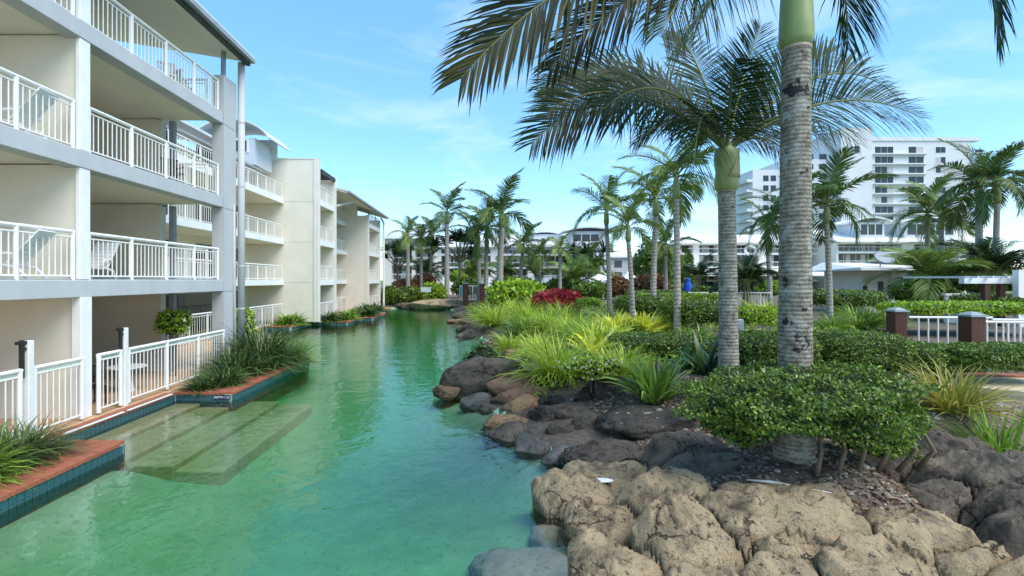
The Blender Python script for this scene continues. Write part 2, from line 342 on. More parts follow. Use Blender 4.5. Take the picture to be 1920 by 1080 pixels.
# ------------------------------------------------------------------ setting: ground, pool, deck
SHORE = [(1.6,2.0),(1.25,4.2),(1.10,5.9),(1.46,6.7),(1.05,7.8),(1.54,8.7),(.99,9.5),(.36,10.5),(0.02,12.1),(-.66,13.6),(-1.25,15.4),(-.9,17.5),(-.3,20.0),(.75,24.2),
         (-.3,28.4),(-1.6,32.6),(-1.2,37.5),(-2.3,43),(-3.1,50),(-3.0,55),(-3.6,59),(-5.5,60.3),(-9,60.8),(-14,61.5)]
_sa = np.array(SHORE[:-1]); _sb = np.array(SHORE[1:])
def shore_dist(X, Y):
    """signed distance to the shoreline, positive on the garden side"""
    p = np.stack([np.asarray(X, float).ravel(), np.asarray(Y, float).ravel()], 1)
    ab = _sb-_sa; best = np.full(len(p), 1e9); sgn = np.ones(len(p))
    for i in range(len(_sa)):
        t = np.clip(((p-_sa[i])@ab[i])/(ab[i]@ab[i]), 0, 1)
        q = _sa[i]+t[:, None]*ab[i]; d = np.hypot(*(p-q).T)
        cr = ab[i][0]*(p[:,1]-_sa[i][1])-ab[i][1]*(p[:,0]-_sa[i][0])
        m = d < best-1e-9; best = np.where(m, d, best); sgn = np.where(m, np.where(cr < 0, 1., -1.), sgn)
    return (best*sgn).reshape(np.shape(X))
def sstep(a, b, x):
    t = np.clip((x-a)/(b-a), 0, 1); return t*t*(3-2*t)
def terrain(X, Y):
    X = np.asarray(X, float); Y = np.asarray(Y, float)
    s = shore_dist(X, Y)
    g = np.interp(Y, [3,5,5.9,6.4,6.9,7.6,9,60,75,110], [.0,.06,.22,.55,.88,.98,1.10,1.15,.9,.45])
    g = np.where(X > 30, g+(.45-g)*sstep(30, 60, X), g)
    s = s-np.interp(Y, [4,7,9,40,58,62], [.5,.7,.9,.9,.4,.0])
    rise = np.interp(Y, [4,7,9,16,22,60], [2.0,2.4,4.6,4.2,2.2,4.0])
    h = np.where(s > 0, g*sstep(-.35, 1, s/rise), 0)
    base0 = g*float(sstep(-.35, 1, np.array(0.)))
    under = base0*np.clip(1+s/.25, 0, 1)-.66*sstep(0.0, 2.6, -s)
    h = np.where(s > 0, h, under)-.06
    h = h+np.where(X < -4.9, .50*sstep(-4.9, -7.0, X)*sstep(10.5, 9.7, Y), 0)
    h = h-.62*sstep(5.2, 6.2, X)*sstep(9.0, 8.0, Y)*np.clip(h, 0, 1)
    return h
def tz(x, y): return float(terrain(np.array([x]), np.array([y]))[0])
xs = np.concatenate([np.arange(-16, -9.4, .8), np.arange(-9.4, -4, .3), np.arange(-4, 9, .16), np.arange(9, 20, .5), np.arange(20, 62, 2.0)])
ys = np.concatenate([np.arange(2, 16, .16), np.arange(16, 30, .4), np.arange(30, 66, .8), np.arange(66, 127, 2.5)])
GX, GY = np.meshgrid(xs, ys); GZ = terrain(GX, GY)
nzv = np.array([noise.noise(Vector((a*1.7, b*1.7, 0))) for a, b in zip(GX.ravel(), GY.ravel())]).reshape(GX.shape)
GZ = GZ+nzv*.045*np.where(GZ > .1, 1, .3)
V = np.stack([GX.ravel(), GY.ravel(), GZ.ravel()], 1)
nx = len(xs); I = np.arange(len(V)).reshape(GX.shape)
Q = np.stack([I[:-1,:-1].ravel(), I[:-1,1:].ravel(), I[1:,1:].ravel(), I[1:,:-1].ravel()], 1)
qz = V[Q][:,:,2].mean(1)
def submesh(name, sel, mat):
    q = Q[sel]; u, inv = np.unique(q, return_inverse=True)
    return link(name, mesh_np(name, V[u], inv.reshape(q.shape), mat, True))
tag(submesh('pool_floor', qz < .03, W['poolfloor']), 'pale pebblecrete floor of the lagoon pool', kind='structure')
tag(submesh('garden_bed', qz >= .03, W['soil']), 'mulched soil of the planted garden bank', kind='structure')
b = MB()                                                     # far ground: one sheet round the garden
for x0, x1, y0, y1 in ((-3000,3000,126,5000), (60,3000,-50,126), (-3000,-16,-50,126)):
    n = len(b.v); b.v += [(x0,y0,.38),(x1,y0,.38),(x1,y1,.38),(x0,y1,.38)]; b.f.append([n,n+1,n+2,n+3])
tag(b.build('ground', W['ground']), 'flat ground reaching to the horizon', kind='structure')
b = MB().box(-15.5, 6.0, 1.0, 63, -1.75, 0)
tag(b.build('water', WATER), 'clear green lagoon pool water with rippled reflections', kind='structure')
# left bank: one deck slab whose edge steps in and out
EDGE = [(-7.0,1.5),(-7.0,10.04),(-8.55,10.04),(-8.55,14.4),(-6.95,14.4),(-7.0,20.9),(-10.6,20.9),(-10.6,27),(-14.8,27),(-14.8,34.9),(-12.8,34.9),(-12.8,38.8),(-10.0,38.8),(-10.0,43.2),(-9.0,43.2),(-9.0,49),(-10.6,49),(-10.6,62)]
DZ = .18
deckpoly = EDGE+[(-40,62),(-40,1.5)]
dk = tag(MB().prism(deckpoly, -1.6, DZ).build('deck', [W['deck']]), 'tan paved terrace along the apartments', kind='structure')
# tiled waterline and brick coping; each run is a thing of its own
tile_me = MB().box(0,.016,.006,.129,.004,.121).mesh('tile', W['tile'])
brick_v = MB(); brick_v.box(-.30,.0,.005,.225,0,.058)
brick_me = brick_v.mesh('brick', W['brick'])
def run(p, q, label, tiles=True, wide=1):
    """p->q with the water on the right hand side of the walker"""
    p = Vector((*p, 0)); q = Vector((*q, 0)); d = q-p; Ln = d.length; d.normalize(); nrm = Vector((d.y, -d.x, 0))
    a = math.atan2(d.y, d.x)-math.pi/2
    t = thing('pool_coping', label, 'coping', (p.x, p.y, 0)); t.rotation_euler = (0,0,a)
    link('grout_backing', MB().box(-.05,.012,.0,Ln-.004,-.35,DZ+.002).mesh('grout_backing', W['grout']), t)
    link('submerged_band', MB().box(-.05,.024,.004,Ln,-.34,DZ-.127*2).mesh('submerged_band', W['tile']), t)
    link('corner_tile', MB().box(-.05,.026,Ln-.003,Ln+.014,DZ-.127*2+.002,DZ).mesh('corner_tile', W['tile']), t)
    if tiles:
        for r_ in range(2):
            for i in range(int(Ln/.135)):
                link('tile', tile_me, t, (.012, i*.135+.003, DZ-.127*(r_+1)))
        for r_ in range(wide):
            for i in range(int(Ln/.23)):
                link('brick', brick_me, t, (.05-r_*.31+R.uniform(-.004,.004), i*.23, DZ+.003+R.uniform(0,.004)))
    else:
        m = MB()
        for i in range(int(Ln/.3)): m.box(.013,.03,i*.3+.012,i*.3+.288,.01,DZ-.02)
        link('tile_band', m.mesh('tile_band', W['tile']), t)
        m = MB()
        for i in range(int(Ln/.46)): m.box(-.5,.06,i*.46,i*.46+.45,DZ+.003,DZ+.06)
        link('brick_edge', m.mesh('brick_edge', W['brick']), t)
    return t
run((-7.0,4.6), (-7.0,10.04), 'brick topped teal tiled edge of the nearest grass planter', wide=3)
run((-7.0,10.04), (-8.55,10.04), 'short tiled return behind the nearest grass planter')
run((-8.55,10.4), (-8.55,14.4), 'tiled pool edge above the underwater steps')
run((-8.55,14.4), (-6.95,14.4), 'tiled planter end with the DEPTH 1.2m marking')
run((-6.95,14.4), (-7.0,20.9), 'long brick coping beside the bushy grass planter below the grey column', wide=3)
run((-14.8,34.9), (-12.8,34.9), 'far tiled planter end nearest the second block', False)
run((-12.8,34.9), (-12.8,38.8), 'far planter side edge beside the second block', False)
run((-12.8,38.8), (-10,38.8), 'tiled planter end below the plain beige wall', False)
run((-10,38.8), (-10,43.2), 'planter side edge by the slim white pillar', False)
run((-10,43.2), (-9,43.2), 'farthest small tiled planter end', False)
run((-9,43.2), (-9,49), 'farthest planter side edge along the lagoon', False)
# slotted white edging over the steps
t = thing('pool_edging', 'white nosing strip with black slot above the pool steps', 'edging', (-8.55,10.4,DZ+.07))
MB().box(-8.525,-8.47,10.45,12.2,DZ+.062,DZ+.085).box(-8.525,-8.47,12.35,14.1,DZ+.062,DZ+.085).build('white_strip', W['wpaint'], t)
MB().box(-8.59,-8.528,10.5,12.15,DZ+.062,DZ+.072).box(-8.59,-8.528,12.4,14.05,DZ+.062,DZ+.072).build('black_slot', W['black'], t)
# depth marker plate + letters
t = thing('depth_marker', 'dark blue tile plate reading DEPTH 1.2m in white', 'sign', (-7.3,14.36,.08))
MB().box(-7.45,-7.0,14.348,14.376,.06,.165).build('plate', paint('marker_blue', (.02,.05,.10), (.02,.04,.08), 4, .3), t)
def text(body, loc, size, mat, parent, rot=(math.pi/2,0,0), name='lettering', ext=.003):
    c = bpy.data.curves.new(name, 'FONT'); c.body = body; c.size = size; c.extrude = ext; c.align_x = 'CENTER'; c.align_y = 'CENTER'
    o = bpy.data.objects.new(name, c); COL.objects.link(o); dg = bpy.context.evaluated_depsgraph_get()
    me = bpy.data.meshes.new_from_object(o.evaluated_get(dg)); bpy.data.objects.remove(o); me.materials.clear(); me.materials.append(mat)
    q = link(name, me, parent, loc, rot); return q
text('DEPTH 1.2m', (.075,-.016,.03), .085, W['wpaint'], t)
# underwater steps
t = thing('pool_steps', 'four broad underwater pebblecrete steps between the two near planters', 'steps', (-8.3,10,-1.2))
for i, (xe, zt) in enumerate(((-7.85,-.06),(-7.05,-.17),(-6.1,-.29),(-5.15,-.42))):
    x0 = -8.53 if i == 0 else (-7.85,-7.05,-6.1)[i-1]-.02
    bevel(MB().box(x0, xe, 10.06+.06*i, 15.2+.2*i if i > 1 else 14.39, -1.5, zt).build('tread', W['step'], t), .04, 3)

# ------------------------------------------------------------------ railings
def rod(r, h, k=8): return MB().tube([(0,0,0),(0,0,h)], r, k)
_rodcache = {}
def rodme(name, r, h, mat, k=6):
    key = (name, round(r,4), round(h,3), mat.name)
    if key not in _rodcache: _rodcache[key] = rod(r, h, k).mesh(name, mat, smooth=False)
    return _rodcache[key]
def railing(parent, p0, p1, h=1.15, spacing=.155, panels=4, detail=True, name='railing', gap=.17, rt=.045, rb=.014):
    """railing > post, baluster (world points at floor height)"""
    p0 = Vector(p0); p1 = Vector(p1); d = p1-p0; Ln = d.length; u = d/Ln; up = Vector((0,0,1))
    m = MB()
    m.tube([p0+up*(h-rt)-u*.04, p1+up*(h-rt)+u*.04], rt, 8)
    if not detail:
        m.tube([p0+up*(h-gap), p1+up*(h-gap)], .02, 6).tube([p0+up*.09, p1+up*.09], .022, 6)
        n = max(2, int(Ln/spacing))
        for i in range(n+1): m.tube([p0+u*(Ln*i/n)+up*.09, p0+u*(Ln*i/n)+up*(h-gap)], rb, 4, False)
        for i in range(panels+1): m.tube([p0+u*(Ln*i/panels), p0+u*(Ln*i/panels)+up*(h-rt)], .035, 5, False)
        return m.build(name, W['white'], parent)
    o = m.build(name, W['white'], parent)
    MB().tube([p0+up*(h-gap), p1+up*(h-gap)], .02, 6).build('middle_rail', W['white'], o); MB().tube([p0+up*.09, p1+up*.09], .022, 6).build('bottom_rail', W['white'], o)
    off = parent.location if parent else Vector()
    for i in range(panels+1):
        link('post', rodme('post', .05, h-.06, W['white'], 10), o, p0+u*(Ln*i/panels)-off)
    n = int(Ln/spacing)
    for i in range(1, n):
        s_ = Ln*i/n
        if min(abs(s_-Ln*k/panels) for k in range(panels+1)) < .07: continue
        link('baluster', rodme('baluster', rb, h-gap-.09, W['white']), o, p0+u*s_+up*.09-off)
    return o

# ------------------------------------------------------------------ near apartment building
A = thing('apartment_building', 'near apartment block with blue grey floor bands and white balcony railings', 'building', (-9.2,12,DZ))
XF = -9.2
for k, zt in enumerate((3.4, 6.4, 9.4)):
    bevel(MB().box(-9.62, XF, 4.0, 18.32, zt-.40, zt).build('edge_beam', W['blue'], A), .012, 1)
    MB().box(-14.6, -9.622, 4.0, 18.30, zt-.30, zt-.03).build('slab', W['soffit'], A)
    MB().box(-9.50, XF-.1, 4.0, 18.28, zt+.003, zt+.03).build('balcony_threshold', W['gutter'], A)
for k, (z0, z1) in enumerate(((DZ+.005,3.0),(3.37,6.0),(6.37,9.0),(9.37,11.6))):
    MB().box(-14.6, XF-.13, 11.86, 12.06, z0, z1+(.07 if k < 3 else 0)).build('party_wall', W['beige'], A)
    if k: bevel(MB().box(XF-.128, XF-.02, 11.80, 12.12, z0+.04, z1).build('wall_end', W['wpaint'], A), .01, 1)
    else: bevel(MB().box(XF-.20, XF+.02, 11.78, 12.12, z0, z1).build('wall_end', W['wpaint'], A), .01, 1)
    MB().box(-14.6, -11.35, 18.05, 18.27, z0, z1+(.07 if k < 3 else -1.2)).build('end_wall', W['beige'], A)
    if k < 3: MB().box(-11.348, -11.22, 18.03, 18.29, z0, z1).build('wall_trim', W['cream'], A)
    MB().box(-14.9, -14.62, 4.0, 18.3, z0, z1).build('back_wall', W['beige'], A)
    for y0 in (7.0, 13.2):
        d_ = MB().box(-14.617, -14.57, y0, y0+3.4, z0+.05, z0+2.2).build('sliding_door', W['wpaint'], A)
        for j in range(2): MB().box(-14.568, -14.55, y0+.08+j*1.7, y0+1.62+j*1.7, z0+.14, z0+2.12).build('pane', W['glass'], d_)
    if k < 3: MB().box(-10.95, -10.78, 18.02, 18.2, z0, z1+.0).build('post', W['gutter'], A)
# corner column, downpipe, roof
MB().box(-9.60, XF+.03, 18.34, 19.25, .36, 10.75).build('corner_column', W['blue'], A)
for zt in (3.0, 6.0, 9.0): MB().box(-9.605, XF+.036, 18.335, 19.256, zt-.02, zt).build('column_joint', W['gutter'], A)
MB().tube([(-9.32,18.6,10.75),(-9.32,18.6,11.75)], .09, 8).build('roof_post', W['gutter'], A)
dp = MB().tube([(-9.02,19.35,.36),(-9.02,19.35,11.6)], .125, 14).build('downpipe', W['blue'], A, True)
for zt in (2.3,3.9,6.9,9.3): MB().tube([(-9.02,19.35,zt),(-9.02,19.35,zt+.05)], .135, 14).build('pipe_bracket', W['blue'], dp)
MB().tube([(-9.14,19.02,.36),(-9.14,19.02,6.2)], .03, 8).build('thin_pipe', W['blue'], A, True)
MB().hexa([(-14.8,4,12.6),(-8.85,4,11.62),(-8.85,19.3,11.62),(-14.8,19.3,12.6),(-14.8,4,12.75),(-8.85,4,11.74),(-8.85,19.3,11.74),(-14.8,19.3,12.75)]).build('roof_soffit', W['soffit'], A)
MB().hexa([(-15,3.9,12.77),(-8.55,3.9,11.76),(-8.55,19.45,11.76),(-15,19.45,12.77),(-15,3.9,12.83),(-8.55,3.9,11.84),(-8.55,19.45,11.84),(-15,19.45,12.83)]).build('roof', W['roof'], A)
MB().box(-8.85,-8.70,3.95,19.4,11.50,11.755).build('fascia', W['dark'], A)
MB().box(-8.698,-8.52,3.95,19.42,11.60,11.755).build('gutter', W['gutter'], A)
for zt in (3.4, 6.4, 9.4):
    railing(A, (XF-.13,6.0,zt), (XF-.13,11.72,zt), panels=4)
    railing(A, (XF-.13,12.2,zt), (XF-.13,18.2,zt), panels=4)
    railing(A, (-11.2,18.16,zt), (-9.7,18.16,zt), panels=2, spacing=.2)

# pool fences in front of the ground floor
def latch(parent, x, y):
    l = MB().box(x-.03,x+.03,y-.17,y-.10,1.45,2.2).box(x-.045,x+.045,y-.24,y-.05,2.12,2.18).box(x-.04,x+.04,y-.12,y-.04,2.0,2.05).build('latch', W['black'], parent); return l
f1 = thing('pool_fence', 'white pool fence and gate left of the beige party wall', 'fence', (-9.1,9,DZ))
railing(f1, (-9.1,6.2,DZ+.05), (-9.1,10.12,DZ+.05), 1.42, .15, 2, name='fence_panel')
railing(f1, (-9.1,10.45,DZ+.05), (-9.1,11.7,DZ+.05), 1.42, .15, 1, name='gate')
bevel(MB().box(-9.17,-9.03,10.24,10.38,DZ,2.18).build('gate_post', W['white'], f1), .01, 1); latch(f1, -9.1, 10.3)
f2 = thing('pool_fence', 'white pool fence and gate between the party wall and grey column', 'fence', (-9.1,15,DZ))
railing(f2, (-9.1,12.22,DZ+.05), (-9.1,12.95,DZ+.05), 1.42, .13, 1, name='gate')
railing(f2, (-9.1,13.25,DZ+.05), (-9.1,18.15,DZ+.05), 1.42, .15, 3, name='fence_panel')
bevel(MB().box(-9.17,-9.03,13.02,13.16,DZ,2.18).build('gate_post', W['white'], f2), .01, 1); latch(f2, -9.1, 13.1)
# glass band under the top rails
gm, gt, gb = base('green_glass'); gb.inputs['Base Color'].default_value = (.62,.85,.74,1); gb.inputs['Roughness'].default_value = .05; gb.inputs['Alpha'].default_value = .35
for f_, ya, yb in ((f1,6.25,10.05),(f1,10.5,11.65),(f2,12.27,12.9),(f2,13.3,18.1)):
    MB().box(-9.106,-9.098,ya,yb,DZ+1.31,DZ+1.39).build('glass_strip', gm, f_)

# balcony furniture
def lounger(label, x, y, z, yaw=0, grp='white loungers on balconies'):
    t = thing('sun_lounger', label, 'lounger', (x,y,z), grp); t.rotation_euler = (0,0,yaw)
    prof = [(-1.0,.30),(-.55,.36),(-.1,.34),(.35,.33)]
    m = MB()
    for i in range(len(prof)-1):
        (a,za),(b_,zb) = prof[i],prof[i+1]
        m.hexa([(a,-.3,za-.05),(b_,-.3,zb-.05),(b_,.3,zb-.05),(a,.3,za-.05),(a,-.3,za),(b_,-.3,zb),(b_,.3,zb),(a,.3,za)])
    link('seat', m.mesh('seat', W['plastic']), t)
    m = MB()
    for j in range(7):
        a = .36+j*.085; z_ = .34+j*.10
        m.hexa([(a,-.3,z_),(a+.075,-.3,z_+.09),(a+.075,.3,z_+.09),(a,.3,z_),(a-.02,-.3,z_+.02),(a+.055,-.3,z_+.11),(a+.055,.3,z_+.11),(a-.02,.3,z_+.02)])
    link('backrest', m.mesh('backrest', W['plastic']), t)
    for s_ in (-.31,.31):
        link('arm', MB().tube([(.0,s_,.36),(.12,s_,.52),(.4,s_,.55),(.55,s_,.5)], [.03,.035,.035,.03], 8).mesh('arm', W['plastic'], smooth=True), t)
        link('leg', MB().tube([(-.95,s_,.0),(-.85,s_,.28),(-.5,s_,.33)], .035, 8).mesh('leg', W['plastic'], smooth=True), t)
        link('leg', MB().tube([(.75,s_,.0),(.55,s_,.25),(.15,s_,.33)], .035, 8).mesh('leg', W['plastic'], smooth=True), t)
    return t
lounger('white plastic lounger on the second floor balcony at the left edge', -10.2, 10.9, 6.405, 0.15)
lounger('white plastic lounger on the first floor balcony at the left edge', -10.15, 10.75, 3.405, 0.2)
lounger('white plastic lounger behind railing right of the party wall', -10.4, 13.6, 3.405, math.pi*.55)
def chair(label, x, y, z, yaw, mat, grp):
    t = thing('patio_chair', label, 'chair', (x,y,z), grp); t.rotation_euler = (0,0,yaw)
    link('seat', MB().box(-.25,.25,-.25,.25,.42,.46).mesh('seat', mat), t)
    m = MB()
    for j in range(5): m.box(-.24+j*.1,-.17+j*.1,.22,.26,.5,.92)
    m.box(-.26,.26,.215,.265,.9,.96); link('backrest', m.mesh('backrest', mat), t)
    for a in (-.22,.22):
        for c in (-.22,.22): link('leg', MB().tube([(a,c,0),(a,c,.42)], .02, 6).mesh('leg', mat), t)
        link('arm', MB().box(a-.03,a+.03,-.22,.24,.64,.67).mesh('arm', mat), t)
chair('white slatted chair on the top balcony beside the grey column', -9.9, 17.2, 9.405, 2.6, W['plastic'], 'chairs on the top balcony')
chair('white slatted chair on the top balcony farther from the column', -9.9, 16.2, 9.405, .6, W['plastic'], 'chairs on the top balcony')
chair('dark chair on the ground terrace behind the fence', -10.1, 13.3, DZ+.003, 1.2, W['black'], 'dark chairs on the terrace')
chair('dark chair on the second floor balcony near the column', -9.95, 16.6, 6.405, 1.0, W['black'], 'chairs on the second floor')
t = thing('patio_table', 'round white table on the ground terrace behind fence', 'table', (-10.2,14.8,DZ+.003))
link('table_top', MB().lathe([(0.0,.70),(.5,.70),(.5,.73),(0.0,.73)], k=24).mesh('table_top', W['plastic']), t)
link('pedestal', MB().tube([(0,0,0),(0,0,.7)], [.2,.04], 10).mesh('pedestal', W['plastic']), t)
# ------------------------------------------------------------------ second apartment block (saw-tooth plan along the lagoon)
B = thing('apartment_building', 'second beige apartment block stepping along the lagoon with white balconies', 'building', (-14,40,DZ))
LV = (3.4, 6.4, 9.4)
MB().box(-22, -17.2, 21, 54, .3, 11.2).build('back_wall', W['beige'], B)
w1 = MB().box(-22, -12.0, 37.9, 38.3, .3, 12.35).build('plain_wall', W['beige'], B)
MB().box(-22, -11.96, 37.86, 38.34, 12.352, 12.42).build('wall_cap', W['cream'], B)
MB().box(-12.3, -11.96, 37.85, 38.36, .3, 12.34).build('wall_edge', W['cream'], B)
for zt in (3.2, 6.2, 9.2): MB().box(-17.1, -12.31, 37.893, 37.9, zt, zt+.02).build('joint_line', W['grey'], B)
for zt in LV:
    MB().box(-17.2, -14.62, 21, 37.85, zt-.34, zt).build('balcony_slab', W['soffit'], B)
    MB().box(-14.618, -14.5, 21, 37.84, zt-.36, zt+.02).build('slab_edge', W['wpaint'], B)
    railing(B, (-14.6,24,zt), (-14.6,37.7,zt), 1.08, .22, 10, False)
    MB().box(-17.198, -17.12, 25, 28.5, zt+.05, zt+2.2).build('door_glass', W['glass'], B)
    MB().box(-17.198, -17.12, 31, 36.5, zt+.05, zt+2.2).build('door_glass', W['glass'], B)
railing(B, (-14.6,24,DZ), (-14.6,37.7,DZ), 1.5, .22, 8, False, 'ground_railing')
MB().box(-17.198, -17.12, 26, 36.5, DZ+.05, 2.6).build('door_glass', W['glass'], B)
# second tooth
for zt in LV:
    MB().box(-15.5, -12.06, 38.36, 42.0, zt-.34, zt).build('balcony_slab', W['soffit'], B)
    MB().box(-12.058, -11.97, 38.362, 42.0, zt-.40, zt+.02).build('slab_edge', W['wpaint'], B)
    railing(B, (-12.04,38.5,zt), (-12.04,41.9,zt), 1.08, .22, 2, False)
    MB().box(-17, -14.15, 42.7, 53.98, zt-.34, zt).build('balcony_slab', W['soffit'], B)
    MB().box(-14.148, -14.04, 42.7, 53.97, zt-.38, zt+.02).build('slab_edge', W['wpaint'], B)
    railing(B, (-14.1,43.2,zt), (-14.1,53.9,zt), 1.08, .24, 6, False)
    MB().box(-14.5, -11.92, 54.42, 60.2, zt-.34, zt).build('balcony_slab', W['soffit'], B)
    MB().box(-11.918, -11.82, 54.42, 60.2, zt-.38, zt+.02).build('slab_edge', W['wpaint'], B)
    railing(B, (-11.88,54.5,zt), (-11.88,60.1,zt), 1.08, .24, 3, False)
railing(B, (-12.04,38.5,DZ), (-12.04,41.9,DZ), 1.5, .22, 2, False, 'ground_railing')
railing(B, (-14.1,43.2,DZ), (-14.1,53.9,DZ), 1.5, .24, 6, False, 'ground_railing')
railing(B, (-11.88,54.5,DZ), (-11.88,60.1,DZ), 1.5, .24, 3, False, 'ground_railing')
MB().box(-15.9, -15.5, 38.35, 42.6, .3, 11.9).build('recess_wall', W['beige'], B)
for zt in (DZ,)+LV: MB().box(-15.498, -15.44, 38.9, 41.2, zt+.05, zt+2.2).build('door_glass', W['glass'], B)
MB().box(-15.5, -11.95, 42.02, 42.65, .3, 11.9).build('pillar_wall', W['cream'], B)
MB().box(-22, -11.8, 54.0, 54.4, .3, 10.2).build('plain_wall', W['beige'], B)
MB().box(-22, -13.0, 54.02, 54.38, 10.202, 11.6).build('upper_wall', W['beige'], B)
MB().box(-12.1, -11.76, 53.97, 54.43, .3, 10.25).build('wall_edge', W['cream'], B)
MB().box(-15, -14.6, 54.42, 61, .3, 10.9).build('recess_wall', W['beige'], B)
for zt in (DZ,)+LV: MB().box(-14.598, -14.54, 55.2, 59.2, zt+.05, zt+2.2).build('door_glass', W['glass'], B)
MB().box(-14.6, -11.8, 60.22, 60.7, .3, 10.4).build('pillar_wall', W['cream'], B)
MB().tube([(-11.45,60.9,.3),(-11.45,60.9,10.2),(-11.7,60.5,10.7)], .12, 10).build('downpipe', W['cream'], B)
MB().tube([(-11.6,47,10.6),(-12.0,42.9,9.6)], .1, 8).build('drain_arm', W['cream'], B)
MB().tube([(-12.2,56,10.2),(-12.2,56,10.8)], .08, 6).tube([(-12.2,59.8,10.2),(-12.2,59.8,10.8)], .08, 6).build('roof_post', W['gutter'], B)
for i in range(6): MB().box(-15.4, -11.9, 38.5+i*.65, 38.62+i*.65, 11.55, 11.75).build('pergola_beam', W['black'], B)
MB().box(-12.0, -11.85, 38.36, 42.0, 11.42, 11.72).build('pergola_fascia', W['black'], B)
MB().hexa([(-18,42.66,12.7),(-11,42.66,10.75),(-11,61.2,10.75),(-18,61.2,12.7),(-18,42.66,12.85),(-11,42.66,10.9),(-11,61.2,10.9),(-18,61.2,12.85)]).build('roof', W['roof'], B)
MB().hexa([(-18,42.7,12.6),(-11.1,42.7,10.66),(-11.1,61.15,10.66),(-18,61.15,12.6),(-18,42.7,12.68),(-11.1,42.7,10.74),(-11.1,61.15,10.74),(-18,61.15,12.68)]).build('roof_soffit', W['soffit'], B)
MB().box(-11,-10.86,42.7,61.2,10.68,10.86).build('gutter', W['gutter'], B)
# first tooth roof with slatted awning and barrel-vault dormer
MB().hexa([(-22,21,13.0),(-16.2,21,12.0),(-16.2,33.5,12.0),(-22,33.5,13.0),(-22,21,13.15),(-16.2,21,12.15),(-16.2,33.5,12.15),(-22,33.5,13.15)]).build('roof', W['roof'], B)
for i in range(9): MB().box(-16.6+i*.17, -16.5+i*.17, 26, 35.6, 11.35-i*.05, 11.45-i*.05).build('awning_slat', W['grey'], B)
d_ = MB().box(-19, -15.2, 34.6, 37.4, 11.2, 13.0).build('dormer', W['roof'], B)
MB().box(-18.2, -15.6, 34.55, 34.6, 12.0, 12.9).build('window', W['wpaint'], d_)
for i in range(2): MB().box(-18.0+i*1.2, -16.95+i*1.2, 34.52, 34.55, 12.08, 12.82).build('pane', W['glass'], d_)
m = MB(); n_ = 12
for i in range(n_):
    a0 = math.pi*(.12+.76*i/n_); a1 = math.pi*(.12+.76*(i+1)/n_)
    def pt(a, r): return (-16.7-math.cos(a)*r*1.15, 12.15+math.sin(a)*r*.82)
    (xa,za),(xb,zb),(xc,zc),(xd,zd) = pt(a0,2.4),pt(a1,2.4),pt(a1,2.48),pt(a0,2.48)
    m.hexa([(xa,34.1,za),(xb,34.1,zb),(xb,37.85,zb),(xa,37.85,za),(xd,34.1,zd),(xc,34.1,zc),(xc,37.85,zc),(xd,37.85,zd)])
m.build('vault_roof', W['roof'], B)
MB().box(-18.8,-14.8,37.3,37.45,12.2,13.6).build('dormer_end', W['roof'], B)

# ------------------------------------------------------------------ far resort wings facing the camera
def wing(t, x0, x1, Y, bays, floors=LV+(12.2,), wall='cream', deep=2.2, base_z=.35, open_mat='dark'):
    """frontal facade: wall piers, floor bands, recessed rooms with windows and a railing in every bay"""
    top = floors[-1]
    MB().box(x0, x1, Y+deep, Y+deep+6, base_z, top).build('back_wall', W[wall], t)
    xs_ = [x0]+[v for b_ in bays for v in b_]+[x1]
    for i in range(0, len(xs_), 2):
        if xs_[i+1]-xs_[i] > .05: MB().box(xs_[i], xs_[i+1], Y-.02, Y+deep, base_z, top).build('pier', W[wall], t)
    lev = (base_z,)+tuple(floors)
    for (a, b_) in bays:
        for k in range(len(lev)-1):
            z0, z1 = lev[k], lev[k+1]
            MB().box(a+.01, b_-.01, Y, Y+deep-.01, z1-.35, z1-.0).build('floor_band', W['wpaint'], t)
            n = max(1, int((b_-a)/2.6)); wd = (b_-a)/n
            for j in range(n):
                q = a+j*wd
                wn = MB().box(q+.12, q+wd-.12, Y+deep-.08, Y+deep-.012, z0+.05, z1-.42).build('window', W['glass' if R.random() < .62 else open_mat], t)
                if R.random() < .6:
                    c0 = q+.2+R.random()*wd*.45
                    MB().box(c0, min(c0+wd*.38, q+wd-.15), Y+deep-.14, Y+deep-.09, z0+.08, z1-.45).build('curtain', W['curtain'], wn)
            if k: railing(t, (a+.05,Y+.06,z0), (b_-.05,Y+.06,z0), 1.1, .32, max(2,int((b_-a)/2.2)), False)
def bx(p, Y): return (p-VX)/F*Y
def bays_px(lst, Y): return [(bx(a,Y), bx(b_,Y)) for a, b_ in lst]
Y1 = 118
C1 = thing('apartment_building', 'far resort wing behind the palms at the end of the lagoon', 'building', (0,Y1,.3))
wing(C1, bx(812,Y1), bx(1075,Y1), Y1, bays_px([(827,920),(935,990),(1000,1065)], Y1), LV+(11.0,))
MB().hexa([(bx(805,Y1),Y1-1,11.0),(bx(1078,Y1),Y1-1,11.0),(bx(1078,Y1),Y1+8,14.2),(bx(805,Y1),Y1+8,14.2),(bx(805,Y1),Y1-1,11.25),(bx(1078,Y1),Y1-1,11.25),(bx(1078,Y1),Y1+8,14.45),(bx(805,Y1),Y1+8,14.45)]).build('roof', W['wpaint'], C1)
